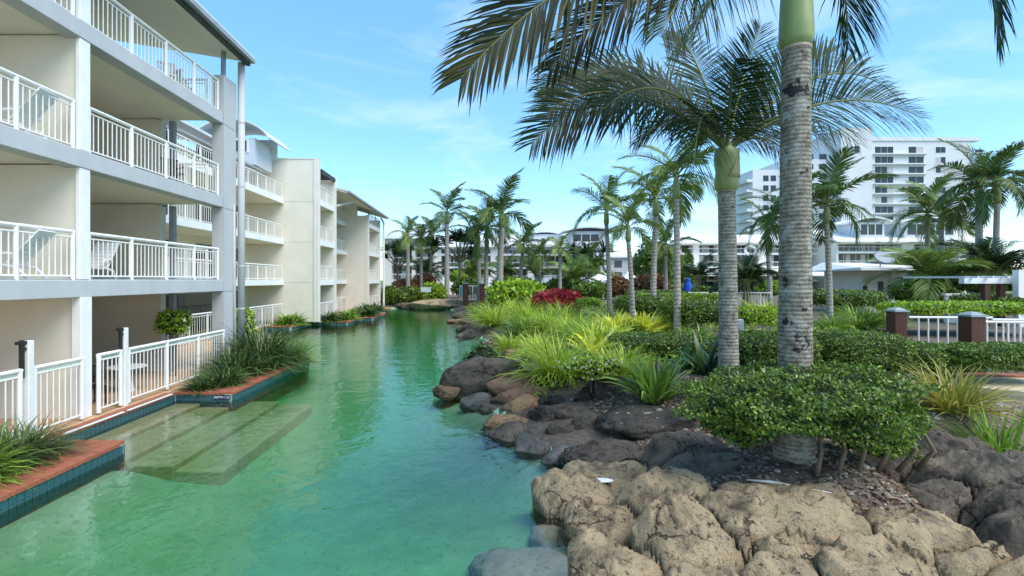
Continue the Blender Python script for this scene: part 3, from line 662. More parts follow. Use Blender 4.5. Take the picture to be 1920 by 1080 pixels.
def vault(t, xa, xb, ya, yb, z, rise, mat='roof', th=.25):
    m = MB(); n = 10
    for i in range(n):
        u0, u1 = i/n, (i+1)/n
        p0 = (xa+(xb-xa)*u0, z+rise*math.sin(math.pi*(.1+.8*u0))); p1 = (xa+(xb-xa)*u1, z+rise*math.sin(math.pi*(.1+.8*u1)))
        m.hexa([(p0[0],ya,p0[1]),(p1[0],ya,p1[1]),(p1[0],yb,p1[1]),(p0[0],yb,p0[1]),(p0[0],ya,p0[1]+th),(p1[0],ya,p1[1]+th),(p1[0],yb,p1[1]+th),(p0[0],yb,p0[1]+th)])
    return m.build('vault_roof', W[mat], t)
vault(C1, bx(985,Y1), bx(1062,Y1), Y1+1, Y1+7, 13.2, 1.3)
MB().box(bx(992,Y1), bx(1055,Y1), Y1+1.5, Y1+7, 11.3, 14.1).build('clerestory', W['roof'], C1)
Y0 = 92
C0 = thing('apartment_building', 'small resort wing just right of the second block end', 'building', (-16,Y0,.3))
wing(C0, bx(718,Y0), bx(812,Y0), Y0, bays_px([(734,772),(778,806)], Y0), LV+(10.9,))
MB().hexa([(bx(716,Y0),Y0-1.5,10.9),(bx(812,Y0),Y0-1.5,10.9),(bx(812,Y0),Y0+6,13.2),(bx(716,Y0),Y0+6,13.2),(bx(716,Y0),Y0-1.5,11.1),(bx(812,Y0),Y0-1.5,11.1),(bx(812,Y0),Y0+6,13.4),(bx(716,Y0),Y0+6,13.4)]).build('roof', W['roof'], C0)
g = thing('garden_wall', 'long low white wall in front of the far resort wing', 'wall', (5,104,.3))
MB().box(bx(765,104), bx(1130,104), 104, 104.4, .2, 3.95).build('wall', W['wpaint'], g)
MB().box(bx(763,104), bx(1132,104), 103.95, 104.45, 3.952, 4.08).build('coping', W['cream'], g)
# central stair tower with curved roof
YT = 100
T = thing('stair_tower', 'blue grey tower with curved roof and wide top window behind palms', 'building', (bx(1105,YT),YT,.3))
MB().box(bx(1072,YT), bx(1139,YT), YT, YT+7, .3, 9.3).build('body', W['blue'], T)
MB().box(bx(1068,YT), bx(1141,YT), YT-.6, YT+7, 9.302, 9.8).build('band', W['wpaint'], T)
MB().box(bx(1071,YT), bx(1136,YT), YT-.2, YT+6.8, 9.802, 12.9).build('top_storey', W['roof'], T)
wn = MB().box(bx(1073,YT), bx(1124,YT), YT-.26, YT-.201, 10.5, 12.4).build('window', W['wpaint'], T)
for i in range(3): MB().box(bx(1074+i*16.6,YT), bx(1089+i*16.6,YT), YT-.3, YT-.262, 11.0 if i != 1 else 10.9, 12.3).build('pane', W['glass'], wn)
vault(T, bx(1056,YT), bx(1152,YT), YT-1.2, YT+7.5, 12.4, 1.1)
for k, zt in enumerate((3.4,6.4)):
    MB().box(bx(1076,YT), bx(1112,YT), YT-.05, YT-.001, zt+.6, zt+2.5).build('window', W['glass'], T)
for i in range(3): MB().box(bx(1118+i*7,YT), bx(1121+i*7,YT), YT-.3, YT-.002, .3, 9.2).build('fin', W['wpaint'], T)
# right hand wing
Y2 = 114
D = thing('apartment_building', 'long resort wing with balconies behind the big palm trunks', 'building', (60,Y2,.3))
wing(D, bx(1270,Y2), bx(1562,Y2), Y2, bays_px([(1278,1300),(1311,1346),(1352,1422),(1444,1472),(1480,1552)], Y2), LV+(11.6,))
MB().hexa([(bx(1262,Y2),Y2-1.6,11.6),(bx(1566,Y2),Y2-1.6,11.6),(bx(1566,Y2),Y2+9,14.0),(bx(1262,Y2),Y2+9,14.0),(bx(1262,Y2),Y2-1.6,11.85),(bx(1566,Y2),Y2-1.6,11.85),(bx(1566,Y2),Y2+9,14.25),(bx(1262,Y2),Y2+9,14.25)]).build('roof', W['wpaint'], D)
MB().hexa([(bx(1275,106),103,4.2),(bx(1560,106),103,4.2),(bx(1560,106),Y2-.1,5.6),(bx(1275,106),Y2-.1,5.6),(bx(1275,106),103,4.5),(bx(1560,106),103,4.5),(bx(1560,106),Y2-.1,5.9),(bx(1275,106),Y2-.1,5.9)]).build('podium_roof', W['wpaint'], D)
rg = thing('life_ring', 'white life ring hanging on a far balcony railing', 'ring', (bx(1407,Y2-.25),Y2-.25,10.0))
m = MB(); kk = 20
ringp = [(math.cos(2*math.pi*i/kk)*1.15, 0, math.sin(2*math.pi*i/kk)*.95) for i in range(kk+1)]
m.tube(ringp, .3, 8); link('ring', m.mesh('ring', W['wpaint'], smooth=True), rg)
Y3 = 108
E = thing('apartment_building', 'resort wing with curved dormers in front of the high rise', 'building', (90,Y3,.3))
wing(E, bx(1568,Y3), bx(1880,Y3), Y3, bays_px([(1572,1690),(1714,1798),(1812,1874)], Y3), LV+(11.3,))
MB().hexa([(bx(1560,Y3),Y3-1.5,11.3),(bx(1990,Y3),Y3-1.5,11.3),(bx(1990,Y3),Y3+9,14.5),(bx(1560,Y3),Y3+9,14.5),(bx(1560,Y3),Y3-1.5,11.6),(bx(1990,Y3),Y3-1.5,11.6),(bx(1990,Y3),Y3+9,14.8),(bx(1560,Y3),Y3+9,14.8)]).build('roof', W['wpaint'], E)
for xa, xb in ((1604,1668),(1692,1802)):
    MB().box(bx(xa+8,Y3), bx(xb-6,Y3), Y3+.5, Y3+7, 11.9, 15.6).build('dormer', W['roof'], E)
    wn = MB().box(bx(xa+12,Y3), bx(xb-10,Y3), Y3+.43, Y3+.498, 12.9, 15.3).build('window', W['wpaint'], E)
    n = 3 if xb-xa < 80 else 5; dx = (bx(xb-10,Y3)-bx(xa+12,Y3))/n
    for i in range(n): MB().box(bx(xa+12,Y3)+dx*i+.15, bx(xa+12,Y3)+dx*(i+1)-.1, Y3+.38, Y3+.428, 13.0, 15.2).build('pane', W['glass'], wn)
    vault(E, bx(xa-6,Y3), bx(xb+8,Y3), Y3-.4, Y3+8, 15.0, 1.5, 'wpaint')
# high rise
YH = 154; HR = thing('high_rise', 'tall white high rise tower with strip windows behind the palms', 'building', (bx(1700,YH),YH,.3))
MB().box(bx(1626,YH), bx(1822,YH), YH, YH+18, .3, 45.2).build('body', W['tower'], HR)
MB().box(bx(1624,YH), bx(1836,YH), YH-.3, YH+18, 45.202, 46.3).build('parapet', W['tower'], HR)
MB().box(bx(1568,YH), bx(1625.5,YH), YH-2, YH+16, .3, 48.5).build('lift_core', W['tower'], HR)
MB().box(bx(1475,YH), bx(1566,YH), YH+1, YH+16, .3, 40).build('rear_wing', W['tower'], HR)
MB().box(bx(1418,YH), bx(1474,YH), YH+2, YH+14, .3, 37).build('side_wing', W['tower'], HR)
MB().box(bx(1593,YH), bx(1602,YH), YH-2.06, YH-2.002, 41.2, 43.2).build('window', W['glass'], HR)
MB().box(bx(1640,YH), bx(1660,YH), YH+2, YH+6, 46.3, 47).box(bx(1700,YH), bx(1704,YH), YH+2, YH+6, 46.3, 47.3).build('roof_plant', W['roof'], HR)
for k in range(12):
    zc = 3.4+(525-281-k*18.7)/F*YH
    for xa, xb, hh in ((1640,1675,.95),(1703,1732,.95),(1754,1773,.85)):
        if k > 10 and xa == 1754: continue
        f_ = MB().box(bx(xa-1,YH), bx(xb+1,YH), YH-.05, YH-.001, zc-hh-.1, zc+hh+.1).build('window', W['wpaint'], HR)
        n = 3 if xb-xa > 30 else 2; dx = (bx(xb,YH)-bx(xa,YH))/n
        for i in range(n): MB().box(bx(xa,YH)+dx*i+.06, bx(xa,YH)+dx*(i+1)-.06, YH-.09, YH-.052, zc-hh, zc+hh).build('pane', W['curtain' if R.random() < .22 else 'glass'], f_)
    MB().box(bx(1637,YH), bx(1735,YH), YH-.9, YH-.002, zc-1.5, zc-1.15).build('sun_hood', W['tower'], HR)
    sl = MB().box(bx(1822.3,YH), bx(1837,YH), YH-1.2, YH+6, zc-1.35, zc-1.0).build('balcony', W['tower'], HR)
    MB().box(bx(1822.3,YH), bx(1837,YH), YH-1.2, YH-1.12, zc-.99, zc-.2).build('balustrade', W['glass'], sl)
    if 1 < k < 8:
        for xa in (1438,1452): 
            f_ = MB().box(bx(xa,YH), bx(xa+10,YH), YH+1.93, YH+1.998, zc-3.0, zc-1.3).build('window', W['glass'], HR)
        MB().box(bx(1407,YH), bx(1417.8,YH), YH+2, YH+10, zc-3.3, zc-2.4).build('balcony', W['tower'], HR)
    if k < 9:
        for xa in (1490,1515,1540): MB().box(bx(xa,YH), bx(xa+14,YH), YH+.93, YH+.998, zc-2.6, zc-1.0).build('window', W['glass'], HR)
# small pavilion with satellite dish
YP = 36
K = thing('pavilion', 'small cream pavilion hut with low white roof among the palms', 'building', (bx(1650,YP),YP,1))
MB().box(bx(1617,YP), bx(1716,YP), YP, YP+4, .6, 4.05).build('wall', W['cream'], K)
MB().box(bx(1646,YP), bx(1656,YP), YP-.03, YP-.001, .8, 3.3).build('door', W['dark'], K)
MB().box(bx(1618,YP), bx(1626,YP), YP-.03, YP-.001, 1.6, 3.0).build('window', W['glass'], K)
MB().box(bx(1668,YP), bx(1674,YP), YP-.15, YP-.001, .6, 4.0).build('pilaster', W['cream'], K)
MB().hexa([(bx(1588,YP),YP-1.3,4.06),(bx(1720,YP),YP-1.3,4.06),(bx(1720,YP),YP+5,4.06),(bx(1588,YP),YP+5,4.06),(bx(1588,YP),YP-1.3,4.26),(bx(1720,YP),YP-1.3,4.26),(bx(1700,YP),YP+4,4.75),(bx(1612,YP),YP+4,4.75)]).build('roof', W['wpaint'], K)
t = thing('satellite_dish', 'dark grey satellite dish on the pavilion roof', 'dish', (bx(1650,YP-.5),YP-.5,4.3))
link('dish', MB().lathe([(.0,.0),(.35,.05),(.62,.16),(.64,.18),(.35,.08),(.0,.03)], k=20).mesh('dish', W['gutter'], smooth=True), t, (0,-.2,.55), (math.radians(55),.1,0), (1.1,.85,1))
link('mast', MB().tube([(0,0,0),(0,-.1,.55)], .04, 6).mesh('mast', W['gutter']), t)
# pergola at the right edge
YG = 26; G_ = thing('pergola', 'white beamed pergola on dark timber posts at the right edge', 'pergola', (bx(1880,YG),YG,1))
MB().box(bx(1803,YG), bx(2010,YG), YG-.15, YG+.15, 3.22, 3.50).build('beam', W['wpaint'], G_)
MB().box(bx(1812,YG+3.4), bx(2010,YG+3.4), YG+3.3, YG+3.6, 3.22, 3.45).build('beam', W['wpaint'], G_)
for p_ in (1848,1877,1985): MB().box(bx(p_-5,YG), bx(p_+4,YG), YG-.11, YG+.13, .7, 3.22).build('post', W['wood'], G_)
for i in range(7): MB().box(bx(1815+i*28,YG), bx(1818+i*28,YG), YG-.5, YG+4, 3.502, 3.6).build('rafter', W['wpaint'], G_)
MB().box(bx(1910,YG-.6), bx(1925,YG-.6), YG-.6, YG-.3, .7, 3.9).build('corner_post', W['wpaint'], G_)
t = thing('garden_screen', 'small white screen wall left of the pergola', 'screen', (bx(1795,YG+2),YG+2,1))
MB().box(bx(1774,YG+2), bx(1815,YG+2), YG+2, YG+2.15, .7, 2.55).build('panel', W['wpaint'], t); MB().box(bx(1772,YG+2), bx(1817,YG+2), YG+1.95, YG+2.2, 2.552, 2.66).build('cap', W['wpaint'], t)
# marquees, umbrella, signs
def marquee(label, px, Yq, wpx, zt):
    x = bx(px,Yq); hw = wpx/F*Yq/2; t = thing('marquee', label, 'tent', (x,Yq,.8), 'white marquees by the pool bar')
    n0 = MB(); n0.v += [(x-hw,Yq-hw,zt),(x+hw,Yq-hw,zt),(x+hw,Yq+hw,zt),(x-hw,Yq+hw,zt)]
    m = MB(); prof = [(1,0),(.7,.18),(.4,.45),(.15,.85),(.04,1.15)]
    rings = [[(x-hw*r,Yq-hw*r,zt+z),(x+hw*r,Yq-hw*r,zt+z),(x+hw*r,Yq+hw*r,zt+z),(x-hw*r,Yq+hw*r,zt+z)] for r, z in prof]
    for r in rings: m.v += r
    for i in range(len(rings)-1):
        for j in range(4): m.f.append([i*4+j, i*4+(j+1) % 4, i*4+4+(j+1) % 4, i*4+4+j])
    m.f.append([len(m.v)-4+j for j in range(4)]); m.build('canopy', W['wpaint'], t)
    MB().box(x-hw,x+hw,Yq-hw,Yq-hw+.03,zt-.35,zt).box(x-hw,x-hw+.03,Yq-hw+.03,Yq+hw,zt-.35,zt).build('valance', W['wpaint'], t)
    for a in (-1,1):
        for c in (-1,1): MB().tube([(x+a*(hw-.06),Yq+c*(hw-.06),.6),(x+a*(hw-.06),Yq+c*(hw-.06),zt)], .05, 6).build('pole', W['white'], t)
marquee('white marquee tent left of the blue umbrella and bronze shrubs', 1128, 60, 62, 3.4)
marquee('white marquee tent partly behind a lichened palm trunk', 1178, 62, 60, 3.3)
um = atz(1290, 553, 1.2); um = P(1290, 553, 44)
t = thing('umbrella', 'closed bright blue umbrella by the white fence', 'umbrella', (um.x,um.y,1.0))
prof = [(.50,.95),(.46,1.2),(.34,1.8),(.22,2.2),(.16,2.3),(.2,2.36),(.10,2.55),(.02,2.6)]
m = MB(); k = 20; n0 = 0
for r, z in prof:
    for j in range(k):
        a = 2*math.pi*j/k; rr = r*(1+.16*math.cos(8*a)); m.v.append((rr*math.cos(a), rr*math.sin(a), z))
for i in range(len(prof)-1):
    for j in range(k): m.f.append([i*k+j, i*k+(j+1) % k, i*k+k+(j+1) % k, i*k+k+j])
link('canopy', m.mesh('canopy', W['bluecloth'], smooth=True), t)
link('pole', MB().tube([(0,0,0),(0,0,1.0)], .04, 8).mesh('pole', W['white']), t); link('base', MB().lathe([(.3,0),(.3,.08),(.05,.12)]).mesh('base', W['grey']), t)
def fence(label, p, q, h, n, mat='white', posts=None):
    t = thing('garden_fence', label, 'fence', (p[0],p[1],p[2])); 
    railing(t, p, q, h, .2, n, False, 'fence_panel', gap=.07, rt=.035, rb=.02); return t
fence('white picket fence beside the closed blue umbrella', (bx(1235,38),38,1.5), (bx(1345,38),38,1.5), 1.0, 4)
fence('white picket fence between the two big palm trunks', (bx(1386,34),34,1.6), (bx(1445,34),34,1.6), 1.0, 3)
fence('white fence with brown posts behind the glossy green shrub', (bx(862,52),52,1.35), (bx(935,52),52,1.35), 1.5, 3)
for i, (p_, l_) in enumerate(((873,'dark timber fence post left of the far white fence panel'),(905,'dark timber fence post right of the far white fence panel'))):
    tt = thing('bollard_post', l_, 'post', (bx(p_,51.5),51.5,1.0)); bevel(MB().box(bx(p_-5,51.5),bx(p_+5,51.5),51.3,51.8,.8,3.0).build('shaft', W['wood'], tt), .02, 1); MB().box(bx(p_-6,51.5),bx(p_+6,51.5),51.2,51.9,3.002,3.12).build('cap', W['capm'], tt)
sg = thing('notice_board', 'blank white notice board standing among far shrubs', 'sign', (bx(798,57),57,1.1))
MB().box(bx(789,57),bx(808,57),57,57.05,2.05,2.6).build('board', W['wpaint'], sg); MB().tube([(bx(798,57),57.1,.8),(bx(798,57),57.1,2.5)], .04, 6).build('stake', W['grey'], sg)
sg = thing('notice_board', 'pale teal notice panel beside a dark timber fence post', 'sign', (bx(866,52.2),52.2,1.1))
MB().box(bx(863,52.2),bx(869,52.2),52.2,52.25,1.7,2.85).build('board', paint('teal_board', (.20,.50,.52), (.18,.45,.48), 3, .5), sg)
# big posts and railing of the garden bridge
def bigpost(label, x, y, zt, s_=.27):
    t = thing('bollard_post', label, 'post', (x,y,1.1)); bevel(MB().box(x-s_,x+s_,y-s_,y+s_,.9,zt).build('shaft', W['wood'], t), .015, 2)
    m = MB(); m.hexa([(x-s_-.04,y-s_-.04,zt+.003),(x+s_+.04,y-s_-.04,zt+.003),(x+s_+.04,y+s_+.04,zt+.003),(x-s_-.04,y+s_+.04,zt+.003),(x-s_-.04,y-s_-.04,zt+.05),(x+s_+.04,y-s_-.04,zt+.05),(x+s_+.04,y+s_+.04,zt+.05),(x-s_-.04,y+s_+.04,zt+.05)])
    c = m.build('cap', W['capm'], t)
    MB().hexa([(x-s_-.01,y-s_-.01,zt+.051),(x+s_+.01,y-s_-.01,zt+.051),(x+s_+.01,y+s_+.01,zt+.051),(x-s_-.01,y+s_+.01,zt+.051),(x-.06,y-.06,zt+.12),(x+.06,y-.06,zt+.12),(x+.06,y+.06,zt+.12),(x-.06,y+.06,zt+.12)]).build('cap_point', W['capm'], c)
bigpost('chunky dark timber post with grey cap at the left end of the white railing', 11.55, 14.2, 2.52, .165)
bigpost('chunky dark timber post with grey cap behind the clipped hedge at right', 12.1, 12.6, 2.50, .18)
def gfence(label, p, q, h=1.25, sp=.26):
    t = thing('garden_railing', label, 'railing', (p[0],p[1],p[2]))
    p = Vector(p); q = Vector(q); d = q-p; n = int(d.length/sp)
    m = MB().tube([p+Vector((0,0,h)), q+Vector((0,0,h))], .03, 8); m.build('top_rail', W['white'], t); MB().tube([p+Vector((0,0,.1)), q+Vector((0,0,.1))], .025, 8).build('bottom_rail', W['white'], t)
    for i in range(1, n+1): MB().tube([p+d*(i/(n+.5))+Vector((0,0,.1)), p+d*(i/(n+.5))+Vector((0,0,h))], .022, 6).build('baluster', W['white'], t)
gfence('white railing between the two chunky timber posts', (11.85,14.15,1.12), (14.0,14.0,1.12))
gfence('white railing running right from the second timber post', (12.4,12.6,1.12), (16.0,12.2,1.12))
gfence('second white railing running behind the first at the right edge', (14.0,14.0,1.12), (18.5,13.2,1.12), 1.2)
# path
pp = [(9.6,11.3),(11.2,10.0),(14,9.0),(18,8.6),(18,11.2),(14,11.6),(11.6,12.0)]
tag(MB().prism(pp, 1.0, 1.16).build('path', W['path']), 'cream paved garden path at the right', kind='structure')
t = thing('path_edging', 'red brick edging along the cream garden path', 'edging', (11.6,12.0,1.16))
ed = [(9.6,11.34),(11.6,12.03),(14,11.63),(18,11.23)]
for i in range(len(ed)-1):
    a = Vector((*ed[i],0)); c = Vector((*ed[i+1],0)); n = max(1, int((c-a).length/.24)); u = (c-a)/n; nn = Vector((-u.y,u.x,0)).normalized()*.16
    for j in range(n):
        s0 = a+u*j; s1 = a+u*(j+.94)
        MB().hexa([(*(s0-nn)[:2],1.1),(*(s1-nn)[:2],1.1),(*(s1+nn)[:2],1.1),(*(s0+nn)[:2],1.1),(*(s0-nn)[:2],1.2),(*(s1-nn)[:2],1.2),(*(s1+nn)[:2],1.2),(*(s0+nn)[:2],1.2)]).build('brick', W['brick'], t)
# garden lamps, box
def lamp(label, px, y_, Yq, s_=1.0):
    p = P(px, y_, Yq); t = thing('garden_lamp', label, 'lamp', (p.x,p.y,max(tz(p.x,p.y),.8)))
    hz = p.z-t.location.z
    link('shade', MB().lathe([(.0,-.05),(.28*s_,.0),(.55*s_,.07),(.56*s_,.10),(.3*s_,.17),(.0,.2)], k=24).mesh('shade', W['wpaint'], smooth=True), t, (0,0,hz))
    link('stalk', MB().tube([(0,0,0),(0,0,hz)], .06, 8).mesh('stalk', W['wpaint']), t)
lamp('white mushroom garden lamp in front of the clipped dark hedge', 1314, 602, 22, .8)
lamp('white mushroom garden lamp near the crimson shrub', 1110, 568, 41, .75)
lamp('dark rimmed garden lamp among shrubs below the marquee', 1128, 562, 44, .75)
p = P(1386,612,13.5); t = thing('utility_box', 'small grey utility box beside the second palm trunk', 'box', (p.x,p.y,1.0))
bevel(MB().box(p.x-.12,p.x+.13,p.y,p.y+.3,1.0,2.36).build('case', W['grey'], t), .02, 1); MB().box(p.x-.09,p.x+.10,p.y-.012,p.y-.002,1.5,2.25).build('door', W['capm'], t)

YL = 110; t = thing('link_wing', 'plain pale wing between the stair tower and the long right wing', 'building', (bx(1205,YL),YL,.3))
MB().box(bx(1142,YL), bx(1268,YL), YL, YL+6, .3, 8.2).build('wall', W['blue'], t)
MB().box(bx(1140,YL), bx(1270,YL), YL-.6, YL+6.5, 8.202, 8.7).build('roof', W['wpaint'], t)
for i in range(4):
    for zt in (3.6, 6.1): MB().box(bx(1152+i*28,YL), bx(1166+i*28,YL), YL-.05, YL-.001, zt, zt+1.5).build('window', W['glass'], t)

# litter and small things on the terrace side
# ------------------------------------------------------------------ vegetation
def blades_mesh(name, n, length, width, mat, spread=.2, lean=(5,70), droop=.9, seg=5, seed=1, base_r=.12, flat=1.0):
    """n arching grass blades growing from one clump"""
    g = np.random.default_rng(seed)
    az = g.uniform(0, 2*np.pi, n); e = np.radians(90-g.uniform(lean[0], lean[1], n)); Ln = length*g.uniform(.6, 1.1, n)
    r0 = base_r*np.sqrt(g.random(n)); a0 = az+g.normal(0, .5, n)
    dr = droop*g.uniform(.5, 1.4, n); tw = g.normal(0, .35, n)
    t = np.linspace(0, 1, seg+1)
    ang = e[:, None]-dr[:, None]*1.7*t[None, :]**1.3
    ds = Ln[:, None]/seg
    rr = np.cumsum(np.cos(ang)*ds, 1)-np.cos(ang)*ds; zz = np.cumsum(np.sin(ang)*ds, 1)-np.sin(ang)*ds
    azt = az[:, None]+tw[:, None]*t[None, :]
    cx = (r0*np.cos(a0))[:, None]+rr*np.cos(azt); cy = (r0*np.sin(a0))[:, None]+rr*np.sin(azt)
    w_ = width*.5*g.uniform(.7, 1.2, n)[:, None]*np.minimum(1, .55+t*2)[None, :]*np.clip((1-t)*2.2, .06, 1)[None, :]
    sx, sy = -np.sin(azt)*w_, np.cos(azt)*w_; up = w_*.3*g.normal(0, 1, n)[:, None]
    zz = np.maximum(zz, .02)*flat
    Lf = np.stack([cx+sx, cy+sy, zz+up], 2); Rt = np.stack([cx-sx, cy-sy, zz-up], 2)
    v = np.stack([Lf, Rt], 2).reshape(-1, 3)
    k = (seg+1)*2; b0 = (np.arange(n)*k)[:, None]+(np.arange(seg)*2)[None, :]
    f = np.stack([b0, b0+1, b0+3, b0+2], 2).reshape(-1, 4)
    return mesh_np(name, v, f, mat, True)
def leaves_mesh(name, pts, nrm, size, mat, g, aspect=.45, tilt=.6):
    n = len(pts)
    d = nrm+g.normal(0, tilt, (n, 3)); d /= np.linalg.norm(d, axis=1)[:, None]+1e-9
    r = g.normal(0, 1, (n, 3)); u = np.cross(d, r); u /= np.linalg.norm(u, axis=1)[:, None]+1e-9
    # leaf axis mostly along outward normal mixed with a sideways direction
    ax = d*.55+u*.85; ax /= np.linalg.norm(ax, axis=1)[:, None]; sd_ = np.cross(ax, d); sd_ /= np.linalg.norm(sd_, axis=1)[:, None]+1e-9
    s_ = (size*g.uniform(.6, 1.25, n))[:, None]
    a = pts; tip = pts+ax*s_; mid = pts+ax*s_*.45; nn = np.cross(sd_, ax)
    l_ = mid+sd_*s_*aspect*.5+nn*s_*.08; r_ = mid-sd_*s_*aspect*.5+nn*s_*.08
    v = np.stack([a, l_, tip, r_], 1).reshape(-1, 3)
    f = np.arange(n*4).reshape(n, 4)
    return mesh_np(name, v, f, mat)
def blob_pts(g, n, rx, ry, rz, power=2.0, lump=.16, seed=0, bottom=-.7):
    """points on a lumpy super-ellipsoid shell with outward normals"""
    d = g.normal(0, 1, (int(n*1.6), 3)); d /= np.linalg.norm(d, axis=1)[:, None]
    d = d[d[:, 2] > bottom][:n]
    k = (np.abs(d)**power).sum(1)**(-1/power)
    q = d*k[:, None]
    lum = np.array([1+lump*noise.noise(Vector((a*2.3+seed, b_*2.3, c*2.3)))*1.6+lump*.6*noise.noise(Vector((a*6+seed, b_*6, c*6))) for a, b_, c in q])
    dep = 1-np.abs(g.normal(0, .06, len(q)))
    pts = q*(lum*dep)[:, None]*np.array([rx, ry, rz]); nr = np.sign(q)*np.abs(q)**(power-1)/np.array([rx, ry, rz]); nr /= np.linalg.norm(nr, axis=1)[:, None]+1e-9
    return pts, nr
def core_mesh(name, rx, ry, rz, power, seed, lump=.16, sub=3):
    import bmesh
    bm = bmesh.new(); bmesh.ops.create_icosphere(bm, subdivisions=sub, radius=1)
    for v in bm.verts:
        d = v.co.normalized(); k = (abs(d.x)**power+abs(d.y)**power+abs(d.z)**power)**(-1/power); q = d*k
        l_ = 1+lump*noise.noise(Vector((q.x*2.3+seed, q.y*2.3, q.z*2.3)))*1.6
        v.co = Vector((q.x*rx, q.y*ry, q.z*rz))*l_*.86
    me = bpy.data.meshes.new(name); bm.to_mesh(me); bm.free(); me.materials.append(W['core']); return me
def shrub(name, label, cat, c, rx, ry, rz, n, size, mat, power=2.0, seed=1, lump=.16, stems=True, group=None, aspect=.5, ground=None, tilt=.6):
    """c is the centre of the crown; parts: foliage, shade_core, stem"""
    g = np.random.default_rng(seed+100); gz = tz(c[0], c[1]) if ground is None else ground
    t = thing(name, label, cat, (c[0], c[1], gz), group)
    pts, nr = blob_pts(g, n, rx, ry, rz, power, lump, seed)
    link('foliage', leaves_mesh('foliage', pts, nr, size, W[mat], g, aspect, tilt), t, (0,0,c[2]-gz))
    link('shade_core', core_mesh('shade_core', rx, ry, rz, power, seed, lump), t, (0,0,c[2]-gz))  # solid dark body stopping see-through, inner shade painted as its colour
    if stems:
        for i in range(4):
            a = R.uniform(0, 6.28); q = Vector((math.cos(a)*rx*.35, math.sin(a)*ry*.35, c[2]-gz))
            link('stem', MB().tube([(q.x*.5,q.y*.5,-.05), q*.8, q], [.022,.018,.012], 6).mesh('stem', W['stem']), t)
    return t
def clump(name, label, cat, px, yb, wpx, hpx, mat, n=260, seed=1, z=None, wd=.03, lean=(4,75), droop=.9, group=None, Yq=None, base_r=.15):
    """grass clump whose base stands at pixel (px,yb)"""
    if Yq is None:
        z0 = 1.1 if z is None else z; Yq = F*(H-z0)/(yb-VY)
        if z is None:
            for _ in range(4):
                q = P(px, yb, Yq); z0 = tz(q.x, q.y); Yq = F*(H-z0)/(yb-VY)
    q = P(px, yb, Yq); gz = (tz(q.x, q.y) if z is None else z)
    rad = wpx/2/F*Yq; hh = hpx/F*Yq; Ln = math.hypot(rad, hh)*.92
    t = thing(name, label, cat, (q.x, q.y, gz-.02), group)
    o = link('blades', blades_mesh('blades', n, Ln, wd, W[mat], lean=lean, droop=droop, seed=seed, base_r=base_r*rad*2), t)
    zs = [v.co.z for v in o.data.vertices]; xsx = [abs(v.co.x) for v in o.data.vertices]
    zmax = np.percentile(zs, 99); xmax = np.percentile(xsx, 98)
    o.scale = (rad/xmax, rad/xmax, hh/zmax)
    link('shaded_crown_base', MB().lathe([(base_r*rad*1.6,0),(base_r*rad*1.2,hh*.18),(0.02,hh*.25)], k=10).mesh('shaded_crown_base', W['core']), t)  # dark cone at the foot, shade between blades put into its colour
    return t

